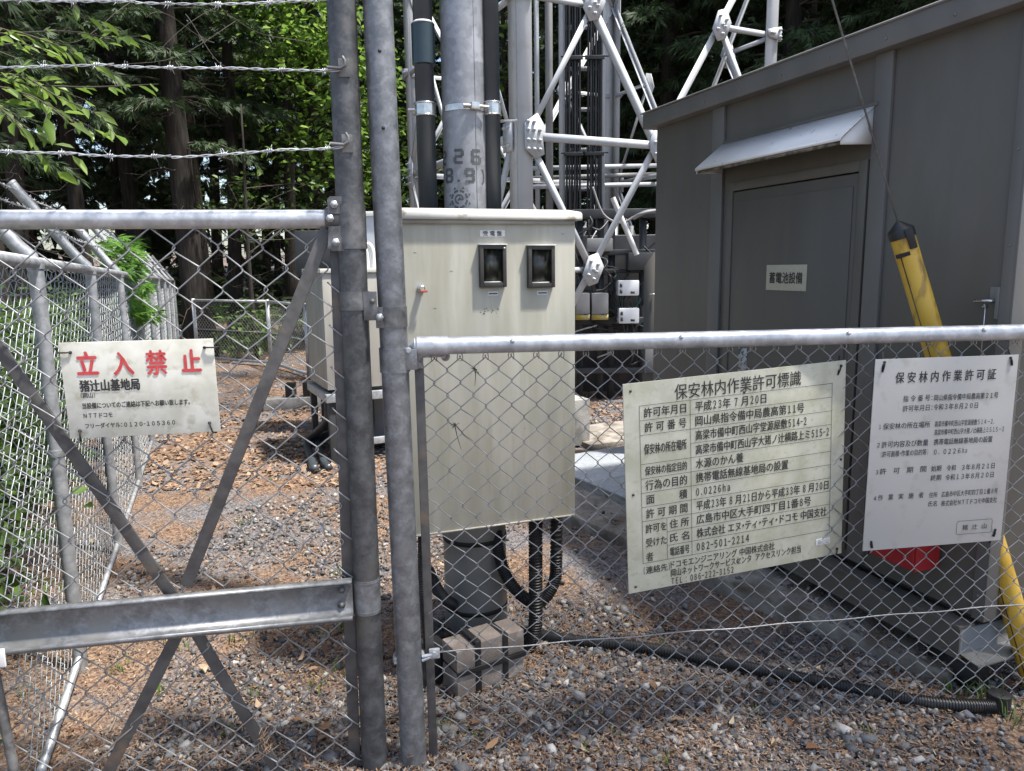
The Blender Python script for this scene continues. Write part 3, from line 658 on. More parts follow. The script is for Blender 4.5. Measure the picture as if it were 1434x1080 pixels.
# ------------------------------------------------------------------ meter cabinet
uC_ = az(70.6); CO = A3(-.047, 2.60, 0); nC = np.cross(uC_, Z)
fc = Fr(CO, 70.6)
def cc(x, y, d=0.): q = pl(x, y, CO+nC*d, nC)-CO; return q@uC_, q[2]
aL = cc(563, 500)[0]; aR = cc(805.5, 500)[0]; zT = cc(690, 309)[1]; zB = cc(690, 736)[1]
cab = thing('meter_cabinet', fc.p((aL+aR)/2, -.1, zB), 'tall cream steel cabinet with two dark meter windows mounted on the zinc pole', 'cabinet')
m = MB(); fc.box(m, aL, aR, -.215, 0, zB, zT, .004); m.build('body', CABP, cab, 'auto')
m = MB()
zl = zT+.002; 
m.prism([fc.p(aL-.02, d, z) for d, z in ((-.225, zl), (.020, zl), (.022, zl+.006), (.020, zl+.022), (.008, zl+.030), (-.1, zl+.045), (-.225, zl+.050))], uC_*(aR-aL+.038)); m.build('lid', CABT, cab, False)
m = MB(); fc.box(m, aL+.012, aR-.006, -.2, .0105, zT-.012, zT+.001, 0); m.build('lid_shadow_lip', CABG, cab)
def window(x0, y0, x1, y1):
    a0, z1 = cc(x0, y0, .02); a1, z0 = cc(x1, y1, .02)
    f = MB()
    w = .013
    for (p, q, r, s_) in ((a0, a0+w, z0, z1), (a1-w, a1, z0, z1), (a0+w, a1-w, z0, z0+w*1.2), (a0+w, a1-w, z1-w, z1)): fc.box(f, p, q, .0005, .021, r, s_, .002)
    fo = f.build('window_frame', FRAMED, cab, 'auto')
    f = MB(); fc.box(f, a0+w-.001, a1-w+.001, .001, .010, z0+w, z1-w+.001); f.build('pane', GLASS, fo).parent = fo
    f = MB(); fc.box(f, a0-.002, a1+.003, .0005, .024, z1+.0005, z1+.004); f.build('drip_edge', PLATE, fo)
    f = MB(); fc.box(f, a0+w+.003, a1-w-.004, .0102, .013, z0+w*1.2+.0005, z0+w*1.2+.004); f.build('inner_ledge', PLATE, fo)
    return a0, a1, z0, z1
W1 = window(672, 343.5, 710, 402); W2 = window(740, 344.5, 777.5, 402.5)
q = fc.p(W1[1]-.008, .0215, W1[3]-.010); m = MB(); m.cyl(q, q+nC*.002, .003, 10); m.build('white_dot', PLATE, cab)
def label_plate(x0, y0, x1, y1, txt, par, h=.75):
    a0, z1 = cc(x0, y0); a1, z0 = cc(x1, y1); S = Sheet(fc.p((a0+a1)/2, .0016, (z0+z1)/2), uC_, Z, a1-a0, z1-z0)
    m = MB(); S.plate(m, .001); o = m.build('name_plate', PLATE, par)
    m = MB()
    if txt: S.text(m, txt, .13, .87, .5, h, .01)
    else:
        for k in range(5): x = .14+k*.165; S.line(m, (x, .5), (x+.07, .5), .0042)
    c_ = m.build('lettering', INKG, o); return o
label_plate(671.5, 322.5, 707, 331.5, '受 電 盤', cab); label_plate(683, 408.5, 697.5, 414, None, cab); label_plate(752, 407.5, 766.5, 413, None, cab)
m = MB(); a, z = cc(589, 404); q = fc.p(a, 0, z)
m.tube([q, q+nC*.004], .0135, 20); m.tube([q+nC*.004, q+nC*.024, q+nC*.027], [.0105, .0105, .007], 16); hd = m.build('lock_barrel', STEEL, cab, 'auto')
m = MB(); m.box(q+nC*.030+uC_*.004-Z*.009, (uC_, nC, Z), (.012, .004, .004), .001); m.build('key_cover', mat('orange_red', [(.45, .09, .05), (.36, .12, .08)], scale=40), cab)
m = MB(); m.tube([fc.p(aL+.01, .003, zB+.0), fc.p(aR-.005, .003, zB+.0)], .004, 6); m.build('lower_edge', CABG, cab)
m = MB()
for k in range(14):                            # grime flecks under the left meter
    a, z = cc(random.uniform(672, 708), random.gauss(436, 3)); S = Sheet(fc.p(a, .0006, z), uC_, Z, .004, .004)
    t = np.linspace(0, 2*math.pi, 7)[:-1]; rr_ = np.abs(RNG.normal(1, .4, 6))*.0022
    m.add([S.c+S.u*r*math.cos(q)+S.v*r*math.sin(q) for q, r in zip(t, rr_)], ng=[[0, 1, 2, 3, 4, 5]])
for (x, y) in ((632, 380), (581, 354), (609, 432), (788, 328), (645, 505), (735, 600)):
    a, z = cc(x, y); q = fc.p(a, .0006, z); w_ = random.uniform(.002, .008)
    m.add([q-uC_*w_-Z*.001, q+uC_*w_-Z*.0005, q+uC_*w_*.8+Z*.0012, q-uC_*w_*.7+Z*.001], [[0, 1, 2, 3]])
tag(m.build('grime_speck', mat('grime', [(.10, .09, .06), (.16, .14, .1)], scale=50), cab), None, None, None, 'stuff')
for s_ in (-.3, .3):
    m = MB(); q = fc.p((aL+aR)/2, -.23, (zT+zB)/2+s_*.8); fc.box(m, (aL+aR)/2-.16, (aL+aR)/2+.16, -.262, -.2155, (zT+zB)/2+s_-.025, (zT+zB)/2+s_+.025, .003); m.build('mounting_rail', GALVD, cab, 'auto')

# ------------------------------------------------------------------ corrugated hoses
def spline(pts, n=60):
    p = np.asarray(pts, float); k = len(p); t = np.linspace(0, k-1, n); out = []
    for x in t:
        i = min(int(x), k-2); f = x-i; a = p[max(i-1, 0)]; b = p[i]; c = p[i+1]; d = p[min(i+2, k-1)]
        out.append(.5*((2*b)+(-a+c)*f+(2*a-5*b+4*c-d)*f*f+(-a+3*b-3*c+d)*f**3))
    return np.array(out)
def hose(pts, r, label, name='corrugated_hose', pitch=.010, m_=BLACK, grp=None):
    c = spline(pts, 200); L_ = np.linalg.norm(np.diff(c, axis=0), axis=1).sum(); n = int(L_/(pitch/4))
    c = spline(pts, n); rr_ = r*(1+.075*np.sign(np.sin(np.arange(n)*math.pi/2+.4)))
    mb = MB(); mb.tube(c, rr_, 14); o = mb.build(name, m_, None, 'auto'); tag(o, label, 'hose', grp); return o
def CP(x, y, d): q = pl(x, y, CO+nC*d, nC); return q
hose([CP(750, 728, -.07), CP(750, 780, -.07), CP(750, 830, -.07), CP(749, 880, -.07), CP(738, 908, -.09), CP(712, 925, -.11)], .026, 'black corrugated hose dropping straight from the cabinet floor, nearest the camera')
hose([CP(779, 722, -.13), CP(779, 780, -.13), CP(776, 815, -.13), CP(758, 842, -.14), CP(735, 838, -.16), CP(712, 812, -.19), CP(700, 780, -.24), CP(695, 745, -.29)], .024, 'black corrugated hose looping in a U beside the straight hose under the cabinet')
hose([gz(690, 882, .05)+A3(0, .03, 0), gz(735, 886, .03), gz(800, 896, .022), gz(900, 906, .022), gz(1000, 925, .024), gz(1100, 945, .022), gz(1200, 965, .022), gz(1300, 984, .022), gz(1392, 990, .022)], .0215, 'long black corrugated hose lying across the gravel towards the shelter', 'ground_hose', .009)
q_ = gz(1398, 990, 0); m = MB(); m.tube([q_-Z*.05, q_+Z*.05, q_+Z*.052, q_+Z*.053], [.036, .036, .030, .004], 20); o = m.build('hose_fitting', BLACK, None, 'auto'); tag(o, 'round black fitting on the ground at the end of the long hose', 'fitting')
hose([CP(592, 745, -.04), CP(592, 800, -.04), CP(596, 860, -.03), CP(600, 905, -.02)], .017, 'thin black ribbed hose hanging behind the tension bar left of the pole', pitch=.008)
hose([CP(600, 800, -.14), CP(608, 818, -.17), CP(622, 838, -.24), CP(640, 850, -.33)], .022, 'black hose bending behind the sleeve at the left of the pole', pitch=.009)
hose([gz(605, 925, .04)+A3(0, .25, 0), gz(606, 915, .07)+A3(0, .2, 0), gz(612, 890, .05), gz(630, 890, .04)], .028, 'short black hose stub on the ground left of the pole sleeve', pitch=.010)

# strapped blocks at the pole foot
bA, bB = gz(641, 979), gz(735, 946); ub = unit(bB-bA); fb_ = Fr(bA, math.degrees(math.atan2(ub[0], ub[1]))); Wb = np.linalg.norm(bB-bA)
blk = thing('block_stack', fb_.p(Wb/2, -.06, 0), 'taupe concrete blocks bound with black straps at the foot of the pole', 'blocks')
cuts = [0, .30*Wb, .70*Wb, Wb]; hts = [.176, .188, .182]
for k in range(3):
    for (z0, z1) in ((-.01, .088), (.098, hts[k])):
        m = MB(); fb_.box(m, cuts[k]+(.004 if k else 0), cuts[k+1]-(.004 if k < 2 else 0), -.115+random.uniform(-.004, .004), random.uniform(-.003, .003), z0, z1, .004); m.build('block', BLOCK, blk, 'auto')
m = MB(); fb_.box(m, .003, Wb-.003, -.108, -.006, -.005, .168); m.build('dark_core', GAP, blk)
for k in (1, 2):
    m = MB(); fb_.box(m, cuts[k]-.011, cuts[k]+.011, .001, .006, -.005, hts[k]+.004, .001); fb_.box(m, cuts[k]-.011, cuts[k]+.011, -.12, .006, hts[k]+.0045, hts[k]+.008, .001); m.build('strap', BLACK, blk)
m = MB(); fb_.box(m, -.005, Wb+.004, .0065, .0095, .083, .103, .001); m.build('strap', BLACK, blk)
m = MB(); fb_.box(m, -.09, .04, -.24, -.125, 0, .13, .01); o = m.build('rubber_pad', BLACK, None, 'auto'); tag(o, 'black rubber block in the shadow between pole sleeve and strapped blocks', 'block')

# ------------------------------------------------------------------ shelter
HO = A3(1.56, 2.60, 0); uH = az(-21); nH = -np.cross(uH, Z); fh = Fr(HO, -21, -1)
def hh(x, y, d=0.): q = pl(x, y, HO+nH*d, nH)-HO; return q@uH, q[2]
sh0 = hh(1413, 470)[0]; sh1 = hh(918, 300)[0]; zf = hh(1230, 80, .05)[1]
zr_ = hh(1150, 82, .06)[1]; zfb = hh(1200, 95, .06)[1]
ztop = hh(913, 156, .06)[1]; zfl = hh(928, 172, .06)[1]
hut = thing('equipment_shelter', fh.p((sh0+sh1)/2, -.6, .12), 'dark taupe metal battery hut with a pale door canopy, right of the tower', 'hut')
DEP = 1.9
m = MB(); fh.box(m, sh0, sh1, -DEP, 0, .262, zfl+.04, .004); m.build('wall', HUT, hut, 'auto')
m = MB(); fh.box(m, sh0-.075, sh1+.06, -DEP-.06, .06, zfl, ztop, .003); m.build('roof_fascia', HUTP, hut, 'auto')
m = MB(); m.prism([fh.p(sh0-.085, d, z) for d, z in ((.068, ztop+.001), (.072, ztop+.004), (.06, ztop+.012), (-DEP/2, ztop+.06), (-DEP-.07, ztop+.012), (-DEP-.07, ztop+.001))], uH*(sh1-sh0+.155)); m.build('roof', HUTR, hut)
for (xa, ya, xb) in ((1002, 150, 1018), (1231, 90, 1255)):
    a0, a1 = hh(xa, ya)[0], hh(xb, ya)[0]
    m = MB(); fh.box(m, a1, a0, .0005, .016, .27, zfl-.001, .003); m.build('pilaster', HUTP, hut, 'auto')
m = MB(); fh.box(m, sh0-.004, sh0+.035, .0005, .012, .262, zfl-.001, .002); fh.box(m, sh0-.012, sh0-.0005, -.05, .012, .262, zfl-.001, .002); m.build('corner_trim', HUTP, hut, 'auto')
d0, d1 = hh(1205, 244)[0], hh(1030, 266)[0]; dz1 = hh(1120, 255)[1]; dz0 = .30
fr = .045
for (a0, a1, z0, z1) in ((d0-fr, d0-.004, dz0, dz1+fr), (d1+.004, d1+fr, dz0, dz1+fr), (d0-.004, d1+.004, dz1+.004, dz1+fr)):
    m = MB(); fh.box(m, a0, a1, .0005, .014, z0, z1, .002); m.build('door_frame', HUT, hut, 'auto')
m = MB(); fh.box(m, d0-.004, d1+.004, .0004, .002, dz0, dz1+.004); m.build('door_gap', GAP, hut)
m = MB(); fh.box(m, d0, d1, .0025, .010, dz0+.01, dz1-.003, .001); door = m.build('door', HUTD, hut, 'auto')
m = MB(); i_ = .035; fh.box(m, d0+i_*.55, d1-i_, .0102, .016, dz0+.05, dz1-.05, .004); m.build('raised_panel', HUTD, door, 'auto')
pa, pz1 = hh(1135, 370.5); pb, pz0 = hh(1077, 406)
S = Sheet(fh.p((pa+pb)/2, .0195, (pz0+pz1)/2), -uH, Z, pb-pa, pz1-pz0)
m = MB(); S.plate(m, .003); pt = m.build('name_plate', PLATEY, door)
m = MB(); S.text(m, '蓄電池設備', .09, .91, .49, .40, .02); o = m.build('plate_lettering', INK, door)
a0, z1 = hh(1050, 488); a1, z0 = hh(1036, 545); m = MB(); fh.box(m, a0, a1, .0165, .018, z0, z1); m.build('strip_label', mat('strip_print', [(.05, .05, .05), (.36, .35, .31), (.42, .41, .37)], [.40, .46, .6], scale=70, detail=2), door)
# canopy over the door
A0, zA = hh(1225, 158); A1 = hh(1020, 203)[0]; B0, zBt = hh(1171, 196, .2)
k0 = A0-.01; k1 = A1+.02; dd = .17; zt = hh(1120, 178)[1]; zl_ = hh(1222, 203)[1]
z_lip = pl(1080, 217, HO+nH*dd, nH)[2]
def wedge(mb, a, t):
    mb.prism([fh.p(a, .017, zt), fh.p(a, dd, z_lip+.004), fh.p(a, dd, z_lip-.016), fh.p(a, .017, zl_)], uH*t)
m = MB(); m.prism([fh.p(k0-.004, .017, zt+.006), fh.p(k0-.004, dd+.006, z_lip+.010), fh.p(k0-.004, dd+.006, z_lip-.002), fh.p(k0-.004, dd+.002, z_lip-.002), fh.p(k0-.004, dd+.002, z_lip+.006), fh.p(k0-.004, .017, zt+.002)], uH*(k1-k0+.008)); can = m.build('canopy', AWN, hut)
m = MB(); wedge(m, k0, .003); m.build('canopy_cheek', AWN, can); m = MB(); wedge(m, k1-.003, .003); m.build('canopy_cheek', AWN, can)
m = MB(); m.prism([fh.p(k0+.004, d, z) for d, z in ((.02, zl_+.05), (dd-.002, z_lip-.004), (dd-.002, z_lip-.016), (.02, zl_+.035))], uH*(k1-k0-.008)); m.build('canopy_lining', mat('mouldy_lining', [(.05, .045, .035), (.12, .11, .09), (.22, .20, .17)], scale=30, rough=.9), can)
m = MB(); fh.box(m, k0-.02, k1+.0, .0165, .021, zt+.004, zt+.018, .001); m.build('canopy_flashing', HUT, can)
for k in range(9):
    for (d_, z_) in ((.0605, zfl+.03),):
        m = MB(); q = fh.p(sh0-.04+(sh1-sh0+.06)*k/8, d_, z_); m.tube([q, q+nH*.004], [.006, .004], 8); m.build('screw', HUTR, hut)
for k in range(7):
    m = MB(); q = fh.p(sh0+.016, .0125, .35+k*.30); m.tube([q, q+nH*.003], [.005, .003], 8); m.build('screw', HUTR, hut)
# handles
def lever(px, py, par, rod):
    a, z = hh(px, py); m = MB(); fh.box(m, a-.02, a+.012, .0005, .006, z-.002, z+.045, .002); fh.box(m, a-.026, a-.012, .006, .012, z-.06, z+.045, .002)
    m.build('latch_plate', HUTR, par, 'auto')
    m = MB(); q = fh.p(a, .03, z); m.tube([fh.p(a-.008, .006, z), fh.p(a-.008, .03, z), fh.p(a+.045, .034, z-.002)], .0055, 10); m.tube([fh.p(a+.026, .001, z-.02), fh.p(a+.026, .012, z-.02)], .007, 10); m.build('lever', STEEL, par, True)
    if rod: m = MB(); m.cyl(fh.p(a+.008, .028, z-.004), fh.p(a+.008, .028, z-.25), .0022, 6); m.build('pull_rod', STEEL, par)
lever(1392, 421, hut, True)
# H beam base and slab
fbx = MB()
bw = .13; b0, b1 = hh(1342, 900, .075)[0], sh1+.1
for k, (dA) in enumerate((.075, -DEP-.02)):
    m = MB()
    fh.box(m, b0, b1, dA-.075, dA, .228, .240, .002); fh.box(m, b0, b1, dA-.075, dA, .118, .130, .002); fh.box(m, b0, b1, dA-.012, dA-.004, .130, .228, 0)
    m.build('base_beam', HUT, hut, 'auto')
m = MB(); 
m.prism([fh.p(b0, .07, z) if 0 else fh.p(b0-.0+x_, .062, z) for x_, z in ((0, .226), (0, .132), (-.07, .118), (-.07, .126), (.01, .14), (.01, .226))][::-1], -nH*(DEP+.05)); m.build('end_beam', HUTR, hut)
for a in (sh0+.1, (sh0+sh1)/2, sh1-.1):
    m = MB(); fh.box(m, a-.08, a+.08, -.09, .03, .0, .1175); m.build('foot_block', GAP, hut)
    m = MB(); fh.box(m, a-.08, a+.08, -DEP+.03, -DEP+.13, .0, .1175); m.build('foot_block', GAP, hut)
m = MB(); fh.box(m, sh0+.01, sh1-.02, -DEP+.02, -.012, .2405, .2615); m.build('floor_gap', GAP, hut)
sA, sB = gz(1326, 943, .05), gz(1000, 806, .05)
us = unit((sB-sA)*A3(1, 1, 0)); fs = Fr(A3(sA[0], sA[1], 0), math.degrees(math.atan2(us[0], us[1])), -1)
m = MB(); fs.box(m, 0, 3.0, -2.6, 0, -.1, .052, .012); o = m.build('foundation_slab', SLABM, None, 'auto'); tag(o, 'weathered concrete slab under the dark battery hut', 'slab')
# red box
ra, rz = hh(1276, 801, .14); 
rx = thing('extinguisher_box', fh.p(ra, .05, rz), 'red steel box hung low on the hut wall behind the clean permit board', 'box')
r0_, r1_ = hh(1308, 765, .016)[0], hh(1213, 772, .13)[0]
m = MB(); fh.box(m, ra-.012, r1_, .017, .135, rz, rz+.42, .004); m.build('case', RED, rx, 'auto')
m = MB(); fh.box(m, ra-.006, r1_-.006, .136, .143, rz+.01, rz+.41, .003); m.build('door', RED, rx, 'auto')

# neighbouring slim cabinet seen past the far corner of the shelter
na = hh(907, 420)[0]
nx_ = thing('slim_cabinet', fh.p(sh1+.35, -.4, 0), 'narrow taupe cabinet with sloping shoulder just past the far end of the hut', 'cabinet')
m = MB(); q0 = aty(922, 345, 5.35); q1 = aty(902, 374, 5.35); q2 = aty(902, 500, 5.35)
zq1, zq0 = q1[2], q0[2]
m.prism([A3(q1[0], 5.35, .12), A3(q1[0]+.5, 5.35, .12), A3(q1[0]+.5, 5.35, zq0), A3(q0[0], 5.35, zq0), A3(q1[0], 5.35, zq1)], A3(.1, .5, 0)); m.build('body', HUT, nx_)
m = MB(); a_ = aty(914, 412, 5.33); m.tube([a_+A3(.03, 0, 0), a_+A3(.03, -.03, 0), a_+A3(-.03, -.035, 0)], .006, 8); m.tube([a_+A3(.03, 0, .05), a_+A3(.03, 0, -.02)], .009, 8); m.build('handle', STEEL, nx_, True)
m = MB(); a_ = aty(910, 505, 5.33); m.box(a_, (A3(1, 0, 0), A3(0, 1, 0), Z), (.035, .012, .09), .003); m.build('latch_plate', GREYM, nx_, 'auto')

# ------------------------------------------------------------------ guy wire with yellow guard
ga = gz(1452, 966); gp = A3(PX, PY, 0); gd = unit((gp-ga)*A3(1, 1, 0)); gn = np.cross(gd, Z)
gt = pl(1263, 329, ga, gn); gdir = unit(gt-ga)
guy = thing('guy_wire', ga, 'yellow guy wire guard with a black cap leaning before the dark hut', 'guy wire')
m = MB(); m.tube([ga-gdir*.1, gt], .039, 28); m.build('guard', YEL, guy, 'auto')
side = unit(np.cross(gdir, -sight(1300, 500))); frontd = np.cross(side, gdir); frontd = frontd if frontd[1] < 0 else -frontd
m = MB(); m.box((ga+gt)/2-side*.026+frontd*.0305, (gdir, side, frontd), (np.linalg.norm(gt-ga)/2-.05, .0018, .002)); 
side2 = side if side[0] > 0 else -side
m = MB(); c_ = (ga+gt)/2-side2*.022+frontd*.0322; m.box(c_, (gdir, side2, frontd), (np.linalg.norm(gt-ga)/2-.06, .0016, .0014)); m.build('split', GAP, guy)
m = MB(); m.tube([gt-gdir*.012, gt+gdir*.016, gt+gdir*.018, gt+gdir*.048], [.042, .042, .041, .006], 24); m.build('cap', BLACK, guy, 'auto')
m = MB(); q = gt-gdir*.02+frontd*.036+side2*.022; m.box(q, (gdir, side2, frontd), (.034, .012, .012), .004); m.build('cap_clasp', BLACK, guy, 'auto')
for t_ in (.065, 1.05):
    m = MB(); q = gt-gdir*t_-side2*.014+frontd*.0355; m.box(q, (gdir, side2, frontd), (.007, .022, .005), .002); m.build('clip', GAP, guy)
m = MB(); top = A3(PX, PY, 0)+Z*(ga[2]+ (np.linalg.norm((gp-ga)[:2])/np.linalg.norm(gdir[:2]))*gdir[2]); m.tube([gt+gdir*.03, top], .0035, 8); m.build('wire', GALV, guy, True)

# ------------------------------------------------------------------ lattice tower
TP = A3(.094, 7, 0); uT = az(64); nT = np.cross(uT, Z); TW = 3.03
tower = thing('lattice_tower', TP+uT*TW/2-nT*TW/2, 'pale grey steel lattice mast with bolted gusset plates behind the cabinet', 'tower')
corn = [TP, TP+uT*TW, TP+uT*TW-nT*TW, TP-nT*TW]
def angle(mb, a, b, w, n, t=.006):     # L section between two points, face along n
    a = np.asarray(a, float); b = np.asarray(b, float); d = unit(b-a); n = np.asarray(n, float); s = unit(np.cross(d, n)); s = s if s[2] > 0 else -s; L_ = np.linalg.norm(b-a)
    mb.box((a+b)/2, (d, s, n), (L_/2, w/2, t/2)); mb.box((a+b)/2-s*(w/2-t/2)-n*(w*.36+.0005), (d, n, s), (L_/2, w*.36-t/2, t/2))
for i in range(4):
    p = corn[i]; e1 = unit(corn[(i+1) % 4]-p); e2 = unit(corn[(i-1) % 4]-p); m = MB(); w = .15; t = .014; h_ = 10
    o_ = -(e1+e2)*.03
    m.box(p+o_+e1*w/2+Z*h_/2, (e1, e2, Z), (w/2, t/2, h_/2)); m.box(p+o_+e2*(w/2+t/2)+Z*h_/2, (e2, e1, Z), (w/2, t/2, h_/2)); m.build('leg', TOW, tower)
def gusset(c, n, u, pts, bolts, par=tower):
    m = MB(); c = np.asarray(c)
    m.prism([c+u*a+Z*b for a, b in pts], n*.012)
    for a, b in bolts:
        q = c+u*a+Z*b+n*.012; m.tube([q, q+n*.014], .017, 6); m.tube([q+n*.014, q+n*.03], .010, 8)
    m.build('gusset_plate', TOW, par)
for i in range(4):
    P0 = corn[i]; u = unit(corn[(i+1) % 4]-P0); n = np.cross(u, Z)
    F = lambda s_, z, o=0.: P0+u*s_+Z*z+n*o
    for (z0, z1) in ((.26, 5.10), (5.10, 9.9)):
        zm = (z0+z1)/2; q = (z1-z0)/4
        mem = [((0, z0), (TW, z1), .070, .02), ((0, z1), (TW, z0), .070, .035), ((0.05, zm), (TW-.05, zm), .070, .045),
               ((.06, zm), (TW/4, zm+q), .054, .05), ((.06, zm), (TW/4, zm-q), .054, .05), ((TW-.06, zm), (TW*.75, zm+q), .054, .05), ((TW-.06, zm), (TW*.75, zm-q), .054, .05),
               ((.04, zm+q), (TW/4, zm+q), .05, .02), ((TW*.75, zm+q), (TW-.04, zm+q), .05, .02), ((.04, zm-q), (TW/4, zm-q), .05, .02), ((TW*.75, zm-q), (TW-.04, zm-q), .05, .02)]
        for a, b, w, o in mem:
            m = MB(); angle(m, F(*a, o), F(*b, o), w, n); m.build('brace', TOW, tower)
        gs = [((0.085, zm), [(-.06, -.11), (.05, -.20), (.14, -.16), (.12, 0), (.14, .10), (.07, .2), (-.02, .14), (-.06, .10)], [(x_, y_) for x_ in (-.03, .03, .09) for y_ in (-.12, -.04, .05, .12)][:11]),
              ((TW/2, zm), [(-.10, -.06), (-.03, -.17), (.06, -.15), (.11, .02), (.06, .17), (-.04, .17), (-.1, .06)], [(-.04, -.09), (.03, -.11), (-.05, .02), (.04, .01), (0, .1), (.05, .1)]),
              ((TW-.06, zm), [(-.13, -.13), (.05, -.13), (.05, .13), (-.13, .13)], [(-.08, -.08), (0, -.08), (-.08, .08), (0, .08)])]
        for dz in (q, -q):
            for s_ in (TW/4, TW*.75):
                gs.append(((s_, zm+dz), [(-.12, -.05), (-.05, -.16), (.05, -.13), (.12, .03), (.05, .16), (-.05, .13)], [(-.06, -.05), (0, -.09), (0, 0), (.05, .05), (-.03, .08), (.03, -.02)]))
            gs.append(((.0, zm+dz), [(-.05, -.06), (.12, -.035), (.14, .035), (-.05, .08)], [(-.02, -.03), (-.02, .04), (.06, 0), (.10, 0)]))
            gs.append(((TW, zm+dz), [(.05, -.06), (-.12, -.035), (-.14, .035), (.05, .08)], [(.02, -.03), (.02, .04), (-.06, 0), (-.10, 0)]))
        if z0 < 1 or i == 0:
            for c, poly, bl in gs: gusset(F(c[0], c[1], .06), n, u, poly, bl)
# foundation
for p in corn:
    m = MB(); m.box(A3(p[0], p[1], .05)-(nT-uT)*.0, (uT, nT, Z), (.3, .3, .16), .02); m.build('footing', CONC, tower, 'auto')
# cable ladder and black feeder cables up the middle
def colx(px, d): return aty(px, 150, d)[0]
lad = thing('cable_ladder', (colx(815, 8.9), 8.9, 0), 'slim grey ladder of uprights and rungs up the middle of the mast', 'cable ladder')
for px in (787, 843):
    m = MB(); x = colx(px, 8.95); m.box(A3(x, 8.95, 4.6), (A3(1, 0, 0), A3(0, 1, 0), Z), (.035, .03, 4.6)); m.build('upright', TOW, lad)
for k in range(18):
    m = MB(); m.box(A3(colx(815, 8.98), 8.985, .6+.45*k), (A3(1, 0, 0), A3(0, 1, 0), Z), (.245, .02, .02)); m.build('rung', GALVL, lad)
for (px, tagl) in ((803, 'left bundle of thick black feeder cables climbing the cable ladder'), (833, 'right bundle of thick black feeder cables climbing the cable ladder')):
    bu = thing('cable_bundle', (colx(px, 8.85), 8.85, 0), tagl, 'cables')
    for k in range(6):
        m = MB(); x = colx(px, 8.85)+(k-2.5)*.030; y = 8.87-.02*(k % 2)
        m.tube(spline([A3(x+random.gauss(0, .05), y, .9), A3(x+random.gauss(0, .015), y, 1.6), A3(x, y, 2.4), A3(x+random.gauss(0, .004), y, 4), A3(x, y, 9.5)], 24), .0135, 8); m.build('cable', BLACK, bu, True)
    for zz in (2.78, 3.83, 5.2):
        m = MB(); m.box(A3(colx(px, 8.8), 8.825, zz), (A3(1, 0, 0), A3(0, 1, 0), Z), (.11, .012, .022), .004); m.tube([A3(colx(px, 8.8)-.14, 8.82, zz+.01), A3(colx(px, 8.8)+.16, 8.82, zz+.01)], .008, 6); m.build('cable_clamp', BLACK, bu)
for (px, d, w, m_, lb) in ((769, 10.3, .05, GREYM, 'dull grey upright tube behind the left cable bundle'), (752, 11.2, .035, TOW, 'thin pale upright tube near the front leg of the mast')):
    m = MB(); x = colx(px, d); m.tube([A3(x, d, 0), A3(x, d, 9)], w, 12); o = m.build('upright_pipe', m_, None, True); tag(o, lb, 'pipe')

# equipment under the mast
BX = (A3(1, 0, 0), A3(0, 1, 0), Z)
rack = thing('equipment_rack', (1.2, 8.4, 0), 'dark steel rack crowded with cables beneath the lattice mast', 'rack')
for px in (812, 842, 858, 903, 940):
    m = MB(); x = colx(px, 8.4); m.box(A3(x, 8.4, 1.02), BX, (.035, .035, 1.02)); m.build('rack_post', DARKM, rack)
for (za, zb_, n_) in ((2.02, 2.12, 'cable_tray'), (1.62, 1.68, 'rack_beam'), (1.42, 1.47, 'rack_beam'), (.86, .93, 'rack_beam'), (.30, .36, 'rack_beam')):
    m = MB(); xa, xb = colx(800, 8.4), colx(955, 8.4); m.box(A3((xa+xb)/2, 8.36, (za+zb_)/2), BX, ((xb-xa)/2, .06, (zb_-za)/2), .004); m.build(n_, DARKM, rack)
m = MB(); xa, xb = colx(806, 8.5), colx(955, 8.5); m.box(A3((xa+xb)/2, 8.62, .95), BX, ((xb-xa)/2, .05, .9), .01); m.build('backing_panel', DARKM, rack)
